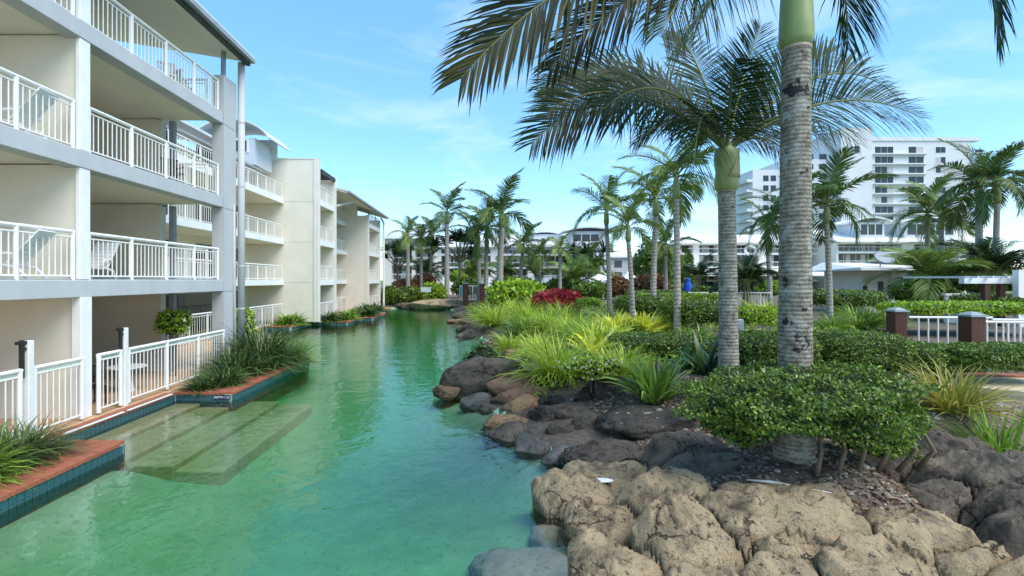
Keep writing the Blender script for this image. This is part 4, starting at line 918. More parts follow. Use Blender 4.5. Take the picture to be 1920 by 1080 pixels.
# fronds ------------------------------------------------------------
def frond_mesh(name, p0, p1, p2, nleaf, ll, lw, mat, seed=1, sag=.35, vee=.5, rr=.03, start=.12, ragged=.1, roll=0.0):
    """pinnate frond along a quadratic curve; rachis and leaflets in one mesh"""
    g = np.random.default_rng(seed); p0, p1, p2 = (np.array(p, float) for p in (p0, p1, p2))
    def bz(t): t = np.asarray(t)[:, None]; return (1-t)**2*p0+2*t*(1-t)*p1+t*t*p2
    def dz(t): t = np.asarray(t)[:, None]; d = 2*(1-t)*(p1-p0)+2*t*(p2-p1); return d/np.linalg.norm(d, axis=1)[:, None]
    Lf = np.linalg.norm(np.diff(bz(np.linspace(0,1,20)), axis=0), axis=1).sum()
    m = MB(); tt = np.linspace(0, 1, 14); m.tube([tuple(p) for p in bz(tt)], list(rr*(1-.92*tt)+.003), 6)
    nv0 = len(m.v); V_ = [np.array(m.v)]; Fq = list(m.f)
    t = np.linspace(start, 1, nleaf); c = bz(t); d = dz(t)
    up = np.array([0, 0, 1.0]); side = np.cross(d, up); side /= np.linalg.norm(side, axis=1)[:, None]+1e-6; nrm = np.cross(side, d)
    side, nrm = side*math.cos(roll)+nrm*math.sin(roll), nrm*math.cos(roll)-side*math.sin(roll)
    prof = (np.sin(np.pi*np.clip(t*.86+.10, 0, 1))**.6)
    for s_ in (-1, 1):
        u = (t-start)/(1-start)
        fw = (.25+.85*u)[:, None]+g.normal(0, .07, (nleaf, 1))      # sweep towards the tip
        dirn = side*s_*(1-.25*u[:, None])+d*fw+nrm*(vee*(1-.5*u[:, None])+g.normal(0, ragged, (nleaf, 1)))
        dirn /= np.linalg.norm(dirn, axis=1)[:, None]
        Ln = (ll*Lf*prof*g.uniform(.82, 1.08, nleaf))[:, None]; wdt = (lw*Lf*g.uniform(.7, 1.2, nleaf)*(.6+.4*prof))[:, None]
        wv = np.cross(dirn, nrm); wv /= np.linalg.norm(wv, axis=1)[:, None]+1e-6; wv = wv*.8+nrm*.3
        sg = sag*g.uniform(.5, 1.5, (nleaf, 1))
        q0 = c; q1 = c+dirn*Ln*.4-up*Ln*sg*.12; q2 = c+dirn*Ln*.75-up*Ln*sg*.5; q3 = c+dirn*Ln-up*Ln*sg*1.0
        blk = np.stack([q0-wv*wdt*.3, q0+wv*wdt*.3, q1-wv*wdt*.5, q1+wv*wdt*.5, q2-wv*wdt*.4, q2+wv*wdt*.4, q3], 1).reshape(-1, 3)
        b0 = sum(len(a) for a in V_)
        V_.append(blk)
        for i in range(nleaf):
            k = b0+i*7; Fq += [[k,k+1,k+3,k+2],[k+2,k+3,k+5,k+4],[k+4,k+5,k+6]]
    me = mesh_np(name, np.concatenate(V_), Fq, [W['rachis'], W[mat]])
    mi = np.ones(len(me.polygons), dtype=np.int32); mi[:len(m.f)] = 0; me.polygons.foreach_set('material_index', mi)
    return me
# library of generic fronds of unit length
LIB = {}
for mt in ('frond', 'frondl', 'frondm'):
    for i in range(4):
        dr = (.10,.32,.60,.95)[i]
        LIB[mt, i] = frond_mesh('frond', (0,0,0), (.52,0,.18-.04*i), (.96-.12*i, .06*(-1)**i, -.06-dr*.55), 46, .31, .024, mt, 20+i, .30+.12*i, .45, .012, .14)
LIB['near'] = None
def palm_trunk(t, hgt, r0, r1, mat, k=10, rings=16, lean=(0,0), bulge=.15):
    pts = []; rad = []
    for i in range(rings+1):
        u = i/rings; pts.append((lean[0]*u*u, lean[1]*u*u, hgt*u)); rad.append((r0+(r1-r0)*u)*(1+bulge*math.exp(-u*9)))
    return link('trunk', MB().tube(pts, rad, k).mesh('trunk', W[mat], smooth=True), t)
def palm(label, px, ybase, ycrown, spread, Yq, mat='frond', seed=1, nf=11, group=None, lean=0, shaft=True, zb=None, tr=None, name='palm_tree'):
    g = random.Random(seed); x = (px-VX)/F*Yq; gz = tz(x, Yq) if zb is None else zb
    zc = H-(ycrown-VY)/F*Yq; hgt = zc-gz; r = (tr or 6.0)/F*Yq
    t = thing(name, label, 'palm', (x, Yq, gz-.05), group)
    lx = lean/F*Yq; Ls = spread/2/F*Yq*1.12; sh = min(1.3, hgt*.14)*1.0
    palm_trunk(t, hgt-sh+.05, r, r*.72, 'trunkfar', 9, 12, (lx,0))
    top = Vector((lx, 0, hgt+.05))
    link('crownshaft', MB().lathe([(r*.80,-sh-.02),(r*1.05,-sh*.8),(r*.85,-sh*.3),(r*.5,0),(r*.2,.25)], k=10).mesh('crownshaft', W['shaft'], smooth=True), t, top)
    for i in range(nf):
        az = 2*math.pi*(i*.381966+g.uniform(-.06,.06)); lvl = i/nf; var = min(3, int(lvl*4+g.uniform(-.4,.6))) if lvl > .05 else 0
        var = max(0, var); el = math.radians(62-78*lvl+g.uniform(-10,10))
        o = link('frond', LIB[mat, var], t, top+Vector((0,0,.05-.12*lvl)), None, None)
        o.rotation_euler = (g.uniform(-.35,.35), -el, az); s_ = Ls*g.uniform(.85,1.1); o.scale = (s_, s_, s_)
    return t

# the two big palms in front, modelled frond by frond ---------------
def big_palm(label, base, ztop, r0, r1, mat, shaftlen, lean, fronds, shafts, seed, trunk_rings=90):
    t = thing('palm_tree', label, 'palm', base)
    pts = []; rad = []; g = random.Random(seed); n = trunk_rings*2; hgt = ztop-base[2]
    for i in range(n+1):
        u = i/n; pts.append((lean[0]*u*u, lean[1]*u*u, hgt*u))
        rad.append((r0+(r1-r0)*u**.8)*(1+.25*math.exp(-u*14))*(1.006 if i % 2 else .994)+g.uniform(-.003,.003))
    m = MB().tube(pts, rad, 22); tr = link('trunk', m.mesh('trunk', W[mat], smooth=True), t)
    top = Vector((lean[0], lean[1], hgt))
    ring = link('leaf_scar', MB().lathe([(r1*.99,-.03),(r1*1.06,.0),(r1*1.04,.05),(r1*.9,.07)], k=22).mesh('leaf_scar', W['trunktop'], smooth=True), t, top)
    link('crownshaft', MB().lathe([(r1*a, b_*shaftlen) for a, b_ in shafts], k=22).mesh('crownshaft', W['shaft'], smooth=True), t, top)
    cr = top+Vector((0,0,shaftlen))
    for i, f_ in enumerate(fronds):
        tip, ctl, mt = Vector(f_[0]), Vector(f_[1]), f_[2]
        nl = f_[3] if len(f_) > 3 else 62; ll = f_[4] if len(f_) > 4 else .30; sag = f_[5] if len(f_) > 5 else .3
        o_ = Vector(base)
        hd = tip-o_-cr; sx = 1 if hd.x > 0 else -1; rl = -sx*g.uniform(.75,1.15)*min(1, abs(hd.x)/(abs(hd.y)+.6))
        me = frond_mesh('frond', cr-Vector((0,0,.1)), ctl-o_, tip-o_, int(nl*1.35), ll*1.05, .0095, mt, seed*50+i, sag*.8, .22, .035, .10, .09, rl)
        link('frond', me, t)
    return t, top
P1Y = 7.35; P2Y = 10.5
def q1(x, y, dy=0): return P(x, y, P1Y+dy)
def q2(x, y, dy=0): return P(x, y, P2Y+dy)
b1 = (4.52, P1Y, .85)
pA, topA = big_palm('tallest foreground palm with ringed grey trunk and crown above the frame', b1, H+(VY-97)/F*P1Y, .235, .185, 'trunk', 1.75, (.02,0), [
    (q1(866,145,-.5), q1(1120,-150,-.2), 'frondy', 92, .26, .25),
    (q1(1032,128,.9), q1(1225,-90,.6), 'frondy', 80, .27, .3),
    (q1(1262,110,1.3), q1(1395,-120,.9), 'frondl', 64, .30, .5),
    (q1(1872,85,.2), q1(1860,-330,.2), 'frond', 76, .20, .6),
    (q1(1240,60,-.9), q1(1330,-130,-.6), 'frond', 64, .30, .5),
    (q1(1590,90,1.4), q1(1590,-120,1.2), 'frond', 52, .34, .5),
    (q1(1400,-250,1.5), q1(1430,-230,.5), 'frond'),
    (q1(1150,-330,-1.2), q1(1300,-300,-.6), 'frond'),
    (q1(1780,-330,-1.0), q1(1650,-320,-.4), 'frond'),
    (q1(1480,-520,.2), q1(1495,-360,.2), 'frondl', 60, .18)],
    [(.98,.03),(1.22,.10),(1.18,.25),(1.02,.6),(.85,.85),(.55,1.0),(.2,1.12)], 3)
# green sheath seam on the shaft
b2 = (P(1366,690,P2Y).x, P2Y, tz(5.09, P2Y)-.05)
pB, topB = big_palm('middle palm with bulging green and pink crownshaft behind the tallest trunk', b2, H+(VY-362)/F*P2Y, .205, .165, 'trunk2', .95, (-.04,0), [
    (q2(998,268,-.5), q2(1165,95,-.3), 'frond', 76, .30, .22),
    (q2(1015,165,.6), q2(1180,60,.4), 'frond', 74, .28, .2),
    (q2(1030,205,-1.6), q2(1190,110,-.9), 'frond', 66, .28, .25),
    (q2(1130,205,-2.4), q2(1250,95,-1.4), 'frond', 60, .30, .4),
    (q2(1190,270,1.2), q2(1270,170,.8), 'frond', 56, .26, .45),
    (q2(1300,330,-1.8), q2(1310,120,-1.1), 'frond', 50, .30, .5),
    (q2(1425,50,.3), q2(1385,160,.1), 'frond', 60, .30, .12),
    (q2(1270,62,1.6), q2(1320,120,.8), 'frond', 60, .28, .2),
    (q2(1570,95,1.4), q2(1460,120,.8), 'frond', 60, .28, .25),
    (q2(1680,178,.9), q2(1540,60,.6), 'frond', 70, .27, .25),
    (q2(1730,222,-.3), q2(1560,130,-.2), 'frond', 74, .27, .28),
    (q2(1610,270,-1.5), q2(1490,150,-.9), 'frond', 60, .28, .4),
    (q2(1500,325,-.5), q2(1440,215,-.3), 'frondy', 56, .26, .45),
    (q2(1560,280,1.6), q2(1480,180,1.0), 'frond', 56, .28, .4),
    (q2(1380,110,-2.3), q2(1370,130,-1.2), 'frond', 60, .30, .3)],
    [(.98,.03),(1.35,.10),(1.45,.25),(1.28,.45),(1.5,.72),(1.35,.92),(.8,1.0),(.25,1.15)], 5, 80)
# folded pink sheath hugging the shaft
m = MB(); k = 12; r1 = .165
for i in range(7):
    u = i/6
    for j in range(k):
        a = -1.9+2.3*u*.15+(2.6)*(j/(k-1))*(1-.75*u**1.5)+u*.9
        rr = r1*(1.50-.12*u)*1.03; m.v.append((math.cos(a)*rr, math.sin(a)*rr, .30+.58*u))
for i in range(6):
    for j in range(k-1): m.f.append([i*k+j, i*k+j+1, i*k+k+j+1, i*k+k+j])
o = link('sheath', m.mesh('sheath', W['sheath'], smooth=True), pB, topB); o.modifiers.new('thick', 'SOLIDIFY').thickness = .02

# other palms: (label, trunk px, base y, crown y, spread px, distance, leaf, lean, trunk half width px)
PALMS = [
 ('pale trunked palm leaning slightly right of centre above the blue umbrella', 1270,555,330,215,21,'frondl',3,7.0,11,-2),
 ('slender palm left of the one above the umbrella', 1224,540,372,190,27,'frondl',0,6.5,11,6),
 ('short palm with blotched trunk left of the slender pair', 1186,555,425,140,24,'frondl',0,5.5,9,-8),
 ('drooping crowned palm beside the blue grey stair tower', 1143,535,392,165,30,'frondl',0,5.0,10,-6),
 ('tall thin palm nearest the lagoon end with open crown', 838,548,400,120,63.5,'frond',0,5.0,9,0),
 ('tall thick trunked palm right of the open crowned one', 937,530,402,165,47,'frond',0,7.0,12,4),
 ('left stem of the twin palms at the lagoon end', 899,535,440,120,52,'frond',0,4.5,10,-3),
 ('right stem of the twin palms at the lagoon end', 911,535,428,120,53,'frond',0,5.0,10,2),
 ('low wide palm in front of the far white wall', 975,530,462,110,56,'frond',0,4.5,11,5),
 ('bright green palm right beside the second block end', 765,523,440,80,64,'frondl',0,4.5,10,0),
 ('slender palm second from the second block end', 790,520,445,80,66,'frondl',0,3.5,10,0),
 ('slender leaning palm third from the second block end', 806,522,440,85,70,'frond',0,3.5,10,6),
 ('small palm with bright trunk left of the crimson shrub', 1012,540,478,70,52,'frond',0,3.5,10,0),
 ('thin white stemmed palm above the crimson shrub', 1050,545,468,85,47,'frondl',0,4.0,10,0),
 ('small dark palm between centre palms and stair tower', 1100,530,490,90,62,'frond',0,3.5,10,0),
 ('low palm behind the bronze shrubs', 1248,540,462,130,40,'frond',0,4.5,11,0),
 ('bushy palm directly right of the tallest trunk', 1556,545,385,215,24,'frond',0,6.0,13,-6),
 ('slim palm between the two big trunks nearer the left one', 1444,545,425,120,38,'frond',0,5.0,10,-6),
 ('palm half hidden behind the tallest trunk', 1472,560,400,165,26,'frond',0,7.0,12,0),
 ('left slim palm of the pair before the high rise', 1739,480,398,165,48,'frondl',0,4.5,11,0),
 ('right slim palm of the pair before the high rise', 1768,485,405,150,46,'frondl',0,5.5,10,-4),
 ('left trunk of the palm pair above the pergola', 1836,480,345,185,42,'frond',0,7.0,11,0),
 ('right trunk of the palm pair above the pergola', 1866,480,350,180,40,'frond',0,6.0,12,4),
]
for i, (lb, px, yb, yc, sp, Yq, mt, _, tr, nf, ln) in enumerate(PALMS):
    palm(lb, px, yb, yc, sp*.95, Yq, 'frondm' if mt == 'frond' else mt, 31+i, nf+1, None, ln, tr=tr)
# stemless feather palms
def bush_palm(label, px, yb, wpx, hpx, Yq, mat, seed, nf=16):
    g = random.Random(seed); x = (px-VX)/F*Yq; gz = tz(x, Yq); t = thing('feather_palm', label, 'palm', (x,Yq,gz-.03)); Ls = math.hypot(wpx/2, hpx)/F*Yq*1.02
    zt = H-(yb-VY)/F*Yq-gz
    for i in range(nf):
        az = 2*math.pi*i*.381966; lv = i/nf; el = math.radians(80-62*lv+g.uniform(-8,8))
        st = Vector((math.cos(az)*.15, math.sin(az)*.15, max(zt,0)+g.uniform(0,.3)))
        if i % 3 == 0: link('cane', MB().tube([(st.x*2,st.y*2,0), st], [.06,.04], 6).mesh('cane', W['rachis']), t)
        o = link('frond', LIB[mat, 1+(i % 3)], t, st); o.rotation_euler = (g.uniform(-.3,.3), -el, az); s_ = Ls*g.uniform(.75,1.05); o.scale = (s_,s_,s_)
for i, a in enumerate([
 ('large bright feather palm clump beside the cream pavilion', 1745,540,170,80,31,'frondl',3,22),
 ('dark feather palm clump behind the pergola', 1858,520,170,70,31,'frond',4,20),
 ('feather palm clump between the two big trunks', 1400,535,105,65,34,'frond',5,18),
 ('golden feather palm right of the far wing wall', 1075,535,120,50,50,'frondl',6,16),
 ('feather palm below the bright palm in front of the pavilion', 1700,520,120,50,38,'frondl',7,14),
 ('feather palm left of the rounded screw pine', 800,515,70,48,72,'frondm',9,14),
 ('feather palm below the twin palms', 885,520,80,45,70,'frondl',10,14),
 ('feather palm in front of the far wing centre', 1005,520,80,50,72,'frondm',11,14),
 ('feather palm before the stair tower foot', 1110,525,85,55,64,'frondl',12,14),
 ('dark feather palm beside the low wide palm', 945,520,80,45,72,'frondm',13,14),
 ('small feather palm near the marquee', 1310,525,70,55,60,'frond',8,14)]): bush_palm(*a)
# spreading screw pines behind the palms
def screwpine(label, px, yb, yc, spread, Yq, seed):
    g = random.Random(seed); x = (px-VX)/F*Yq; gz = tz(x,Yq); hgt = H-(yc-VY)/F*Yq-gz; wd = spread/2/F*Yq
    t = thing('screw_pine', label, 'tree', (x,Yq,gz-.05))
    link('trunk', MB().tube([(0,0,0),(.1,0,hgt*.4),(.0,0,hgt*.7)], [.22,.18,.15], 8).mesh('trunk', W['stem']), t)
    tuft = blades_mesh('leaf_tuft', 110, 1.5, .10, W['frond'], lean=(0,130), droop=.9, seed=seed, base_r=.1)
    for i in range(9):
        a = i*2.4; r = wd*g.uniform(.25,.95); e = Vector((math.cos(a)*r, math.sin(a)*r, hgt*g.uniform(.75,1.12)))
        link('limb', MB().tube([(0,0,hgt*.62), e*.55+Vector((0,0,hgt*.3)), e], [.12,.09,.06], 6).mesh('limb', W['stem']), t)
        s_ = g.uniform(.8,1.15)*wd/2.6; link('leaf_tuft', tuft, t, e, (0,0,a), (s_,s_,s_))
screwpine('rounded screw pine tree behind the open crowned palm', 862,520,452,110,66,3)
screwpine('broad screw pine tree left of the stair tower', 1085,520,478,110,66,4)
screwpine('screw pine at the foot of the small resort wing', 745,525,470,70,78,5)

# hedges and shrubs --------------------------------------------------
def hedge(label, x0, x1, y0, y1, Yn, dep, n, size, mat='hedge', power=5, seed=1, lump=.09, name='hedge', z0=None):
    """clipped hedge whose front fills pixels x0..x1, y0 (top) .. y1 (bottom) at distance Yn"""
    Ym = Yn+dep*.4; xa, xb = (x0-VX)/F*Ym, (x1-VX)/F*Ym; zt = H-(y0-VY)/F*(Yn+dep*.5); zb = H-(y1-VY)/F*Yn
    c = ((xa+xb)/2, Yn+dep/2, (zt+zb)/2)
    return shrub(name, label, 'hedge' if name == 'hedge' else 'shrub', c, (xb-xa)/2, dep/2, max((zt-zb)/2,.15), n, size, mat, power, seed, lump, stems=False)
hedge('leafy clipped shrub wrapped around the foot of the tallest palm', 1338,1718,698,846,6.25,1.6,27000,.057,'hedge',2.6,11,.32,'shrub')
hedge('small leafy outgrowth below the clipped shrub left of the trunk base', 1330,1450,745,845,7.0,.7,2600,.08,'hedge',2.2,12,.2,'shrub')
hedge('low leafy lobe touching the mulch right of the trunk foot', 1585,1705,770,872,6.9,.8,3600,.06,'hedge',2.2,114,.3,'shrub')
ws = thing('woody_stems', 'bare woody stems under the clipped shrub right of the trunk foot', 'stems', (4.9,7.0,.85))
for i in range(6):
    a = R.uniform(0, 6.28); link('stem', MB().tube([(.0+.32*i-.4,-.15+.06*i,-.1),(.05+.32*i-.4+.06*math.cos(a),-.1,.25),(.32*i-.4+.14*math.cos(a),.05,.6)], [.035,.026,.018], 7).mesh('stem', W['stem'], smooth=True), ws)
hedge('long clipped dark hedge behind the tallest trunk', 1535,1690,622,712,11.0,1.9,12000,.064,'hedge',3.6,13,.10)
hedge('lower clipped dark hedge in front of the first timber post', 1660,1775,644,712,11.0,1.5,7500,.064,'hedge',3.2,113,.12)
hedge('clipped dark hedge between the two big trunks', 1384,1520,624,715,11.1,1.9,11000,.064,'hedge',4,14,.12)
hedge('clipped hedge in front of the white railing at the right edge', 1790,1970,646,702,10.7,1.1,11000,.064,'hedge',3.6,15,.12)
hedge('low clipped light green hedge left of the second palm', 1150,1352,628,670,14.8,2.4,12000,.08,'hedge',4.5,16,.10)
hedge('dark square hedge behind the white mushroom lamp', 1255,1352,562,612,20.5,3.2,5000,.11,'hedge',6,17,.08)
hedge('long dark hedge right of the crimson shrub', 1165,1262,556,592,25.5,3.5,5000,.13,'hedge',6,18,.07)
hedge('lime topped hedge between the big trunks', 1374,1442,576,612,19,2.2,3500,.10,'hedgel',5,19,.08)
hedge('bright lime hedge behind the timber posts', 1690,1960,568,592,20.5,3.0,8000,.12,'hedgel',5,20,.07)
hedge('dark round topped hedge left of the pavilion', 1528,1645,545,578,25,3.5,5000,.12,'hedge',3.5,21,.12)
hedge('low lime hedge strip near the crimson shrub', 1083,1125,560,575,31,2.0,1500,.12,'hedgel',5,22,.07)
hedge('low lime strip hedge in front of the blue umbrella', 1195,1352,552,560,31,2.0,2600,.12,'hedgel',5,23,.07)
hedge('dark hedge strip under the pergola', 1786,1905,552,568,27,2.0,2500,.12,'hedge',5,24,.07)
hedge('small dark hedge mound below the marquee', 1180,1290,545,560,36,2.5,2500,.15,'hedge',3,25,.12)
SH = [ # label, x0,x1,y0,y1, Y, leaf, n, size
 ('glossy bright green shrub beside the far white fence', 920,1022,530,578,40,'hedgel',2800,.42),
 ('crimson leaved shrub glowing among yellow grasses', 1006,1088,549,588,32,'red',2400,.36),
 ('dense shrub at the water end beneath the open crowned palm', 730,800,540,578,61,'hedge',3200,.30),
 ('yellow green shrub at the water end', 785,835,532,572,61,'hedgel',2200,.32),
 ('dark shrub next to the second block end', 715,745,538,572,61.5,'hedge',1800,.30),
 ('bronze leaved shrub at the water end', 775,815,515,545,66,'bronze',1600,.35),
 ('bronze shrub beside the far bright palm', 740,780,525,552,64,'bronze',1500,.35),
 ('shrub under the twin palms', 850,900,522,556,58,'hedge',2200,.32),
 ('broad shrub at the foot of the far white wall', 845,895,508,532,75,'hedgel',1500,.4),
 ('bronze shrub mound left of the slender palms', 1140,1182,522,556,38,'bronze',1700,.26),
 ('bronze shrub mound right of the slender palms', 1186,1252,518,548,42,'bronze',2100,.30),
 ('mid green shrub behind the crimson one', 1078,1150,532,562,38,'hedge',2600,.28),
 ('mid green shrub bed below the golden feather palm', 1020,1085,525,552,48,'hedge',2200,.3),
 ('shrub below the dark feather palm', 1880,1925,560,575,24,'hedge',1200,.14),
 ('leafy mass beside the pavilion wall', 1690,1790,530,575,29,'hedge',3800,.2),
 ('dark leafy mass behind the pergola posts', 1790,1930,505,552,34,'hedge',4200,.26),
 ('shrub left of the pavilion hut', 1560,1625,520,556,42,'hedge',2400,.28),
 ('dense green shrub between umbrella and second palm', 1300,1350,540,562,40,'hedge',1600,.26),
 ('green shrub behind the slim palm', 1425,1475,530,556,44,'hedgel',1600,.26),
 ('dark bushy tree behind the slender palms', 1195,1262,455,545,72,'hedge',3600,.5),
 ('dark bushy tree left of the long right wing', 1255,1300,480,545,80,'hedge',2400,.5),
 ('low green shrub before the low palm', 1230,1290,532,556,47,'hedge',1700,.28),
 ('dark shrub at the foot of the tall thick palm', 925,1000,520,540,62,'hedge',1800,.35),
]
for i, (lb, x0, x1, y0, y1, Yq, mt, n, sz) in enumerate(SH):
    hedge(lb, x0, x1, y0, y1, Yq, (x1-x0)/F*Yq*.8, n, sz, mt, 2.2, 60+i, .2, 'shrub')
# flowering bush behind the fence, on the terrace
t = shrub('shrub', 'flowering bush with pale blooms behind the terrace fence', 'shrub', (-10.3,17.2,1.95), .5, .45, .42, 900, .13, 'hedgel', 2, 90, .25, ground=DZ)
g = np.random.default_rng(5); pts, nr = blob_pts(g, 40, .5,.45,.42, 2, .25, 90); link('flower', leaves_mesh('flower', pts*1.05, nr, .12, W['flower'], g, .9), t, (0,0,1.95-DZ))['kind'] = 'stuff'
t = shrub('shrub', 'leafy bush with pale flowers beside the corner downpipe', 'shrub', (-10.2,21.8,1.3), .55, .6, .9, 1500, .16, 'hedgel', 2, 91, .3, ground=DZ)
g = np.random.default_rng(6); pts, nr = blob_pts(g, 40, .55,.6,.9, 2, .25, 91); link('flower', leaves_mesh('flower', pts*1.05, nr, .14, W['flower'], g, .9), t, (0,0,1.3-DZ))['kind'] = 'stuff'

# strappy clumps: label, px, y base, width px, height px, material, blades, blade width, kwargs
CL = [
 ('large lime grass clump on the bank above the whale shaped boulder', 1050,696,215,78,'lime',520,.030,{}),
 ('broad strappy green clump in front of the second palm', 1225,737,160,95,'green',170,.075,dict(lean=(4,60),droop=.6)),
 ('yellow green grass clump at the far bend of the bank', 930,604,110,46,'lime',380,.05,{}),
 ('lime grass clump right of the far bend', 985,604,100,42,'lime',340,.05,{}),
 ('green grass clump above the dark ledge rocks', 985,640,130,48,'green',380,.040,{}),
 ('wide lime grass clump in the middle of the bank', 1075,632,150,46,'lime',440,.040,{}),
 ('lime grass clump below the crimson shrub', 1050,600,110,36,'lime',360,.045,{}),
 ('green grass clump right of the crimson shrub', 1125,612,110,38,'green',340,.045,{}),
 ('pale grass clump left of the low clipped hedge', 1150,650,110,45,'lime',320,.04,{}),
 ('dark green grass tuft at the rocky far point', 898,592,70,32,'green',260,.05,{}),
 ('green grass clump behind the large lime clump', 1010,668,120,45,'lime',300,.035,{}),
 ('olive yellow grass clump left of the path', 1785,772,215,98,'olive',300,.032,dict(lean=(5,70),droop=.6)),
 ('bright green grass clump at the right edge beside pebbles', 1880,802,185,112,'green',230,.034,dict(lean=(2,55),droop=.5)),
 ('thin grass tuft growing left of the tallest trunk', 1402,842,95,95,'green',60,.024,dict(lean=(5,60),droop=.5)),
 ('lime grass clump between the two big trunks', 1432,600,110,42,'lime',320,.045,{}),
 ('soft green grass clump left of the timber posts', 1610,618,135,52,'green',420,.04,{}),
 ('green grass clump beside the first timber post', 1668,612,90,45,'green',300,.04,{}),
 ('grass clump in front of the pavilion', 1585,592,90,34,'green',280,.05,{}),
 ('lime grass clump filling the bank behind the ledge rocks', 1030,622,120,48,'lime',420,.045,{}),
 ('lime grass clump between the yellow bed and the lime clump', 1120,652,130,50,'lime',420,.036,{}),
 ('green grass clump left of the yellow bed', 1095,642,120,46,'green',380,.036,{}),
 ('long bladed grass clump beside the white flowers', 1165,700,150,60,'lime',360,.03,{}),
 ('yellow tipped grass clump at the back of the bank', 1010,588,100,34,'olive',340,.05,{}),
 ('lime grass clump behind the golden leaved plant', 965,592,90,36,'lime',320,.05,{}),
 ('green grass clump under the second palm', 1300,650,110,40,'green',300,.04,{}),
 ('pale grass clump behind the yellow bed', 1230,600,130,30,'lime',340,.05,{}),
 ('grass clump leaning over the dark ledge slab', 958,622,90,40,'lime',320,.045,{}),
 ('green grass clump behind the long dark hedge', 1560,622,90,36,'green',300,.045,{}),
]
for i, (lb, px, yb, wp, hp, mt, n, wd, kw) in enumerate(CL):
    clump('grass_clump', lb, 'grass', px, yb, wp, hp, mt, n, 200+i, None, wd, **kw)
PCL = [
 ('big bushy dark grass clump at the planter corner below the grey column', -8.0,18.7,1.9,1.6,'mondo',1000,.036),
 ('second bushy dark grass clump on the same planter', -8.1,17.0,1.3,1.0,'mondo',700,.034),
 ('small dark grass clump at the planter front', -7.85,15.6,.95,.6,'mondo',500,.03),
 ('flat spreading grass clump at the fence end of the planter', -8.1,14.95,.8,.42,'mondo',380,.03),
 ('yellowing grass clump at the far planter corner', -7.4,20.0,1.3,1.1,'green',500,.03),
 ('dark grass clump at the back of the nearest planter', -8.25,9.1,1.1,.62,'mondo',900,.022),
 ('lighter grass clump at the front of the nearest planter', -8.0,7.9,.95,.62,'green',900,.020),
 ('dark grass clump cut by the left edge of the picture', -8.3,8.3,1.1,.75,'mondo',700,.022),
 ('leafy strap clump on the far planter nearest the second block', -13.7,36.8,1.6,.85,'green',300,.10),
 ('dark strap clump beneath the plain beige wall', -11.8,39.8,1.7,.8,'mondo',300,.10),
 ('green strap clump by the slim white pillar', -10.6,41.2,1.2,.95,'green',280,.10),
 ('dark strap clump on the farthest planter', -9.9,45.0,1.2,.8,'mondo',260,.10),
 ('dark strap clump at the end of the second block', -10.6,47.6,1.5,1.0,'mondo',280,.12),
 ('low strap clump beside the farthest planter', -10.9,52.5,1.7,.9,'mondo',280,.12),
]
for i, (lb, x, y, rad, hh, mt, n, wd) in enumerate(PCL):
    px = VX+F*x/y; yb = VY+F*(H-DZ)/y
    clump('grass_clump', lb, 'grass', px, yb, rad*2/y*F, hh/y*F, mt, n, 300+i, DZ, wd, lean=(4,85), droop=1.0)
# rosettes of broad leaves
def rosette(label, px, yb, wpx, hpx, mat, n, wd, seed, name='broadleaf_plant', lean=(8,70), Yq=None):
    return clump(name, label, 'plant', px, yb, wpx, hpx, mat, n, seed, None, wd, lean, .45, None, Yq, .08)
rosette('big leaved dark green plant beside the second palm', 1322,702,120,80,'broad',26,.22,400)
rosette('dark broad leaved plant left of the clipped shrub', 1290,690,100,62,'broad',22,.20,401)
rosette('yellow striped rosette plant in the middle of the bank', 1112,664,95,48,'yellow',42,.16,402)
rosette('yellow rosette plant right of the striped one', 1140,690,90,40,'yellow',50,.12,403)
for i, (lb, px, yb, wp, hp) in enumerate([('yellow leaved bed plant nearest the lime clump', 1150,630,105,44),('yellow leaved bed plant in the middle of the row', 1205,628,120,44),('yellow leaved bed plant at the hedge end of the row', 1262,626,95,38),('golden leaved plant behind the far lime clump', 945,578,60,26)]):
    rosette(lb, px, yb, wp, hp, 'yellow', 230, .11, 410+i)
rosette('green rosette poking through the yellow bed', 1190,632,60,34,'broad',26,.2,420)
# white flowering ground plants
for i, (lb, px, yb, wp, hp) in enumerate([('white flowering low plant above the lichen boulder', 1115,705,110,34),('white flowering low plant left of the second trunk base', 1185,668,90,26),('white speckled plant right of the second trunk base', 1420,688,80,50)]):
    Yq = F*(H-1.1)/(yb-VY); p = P(px, yb-hp/2, Yq)
    t = shrub('flowering_plant', lb, 'plant', p, wp/2/F*Yq, wp/2/F*Yq*.7, hp/2/F*Yq, 1700, .10, 'lime', 2, 430+i, .25)
    g = np.random.default_rng(i); pts, nr = blob_pts(g, 170, wp/2/F*Yq, wp/2/F*Yq*.7, hp/2/F*Yq, 2, .25, 430+i)
    link('flower', leaves_mesh('flower', pts*1.08, nr, .07, W['flower'], g, .9), t, (0,0,p.z-t.location.z))['kind'] = 'stuff'
p = P(905,672,18.6); t = shrub('shrub', 'small dark sprig growing at the water edge behind the whale boulder', 'shrub', (p.x,p.y,.55), .6,.4,.5, 260,.16,'broad',2,95,.3)

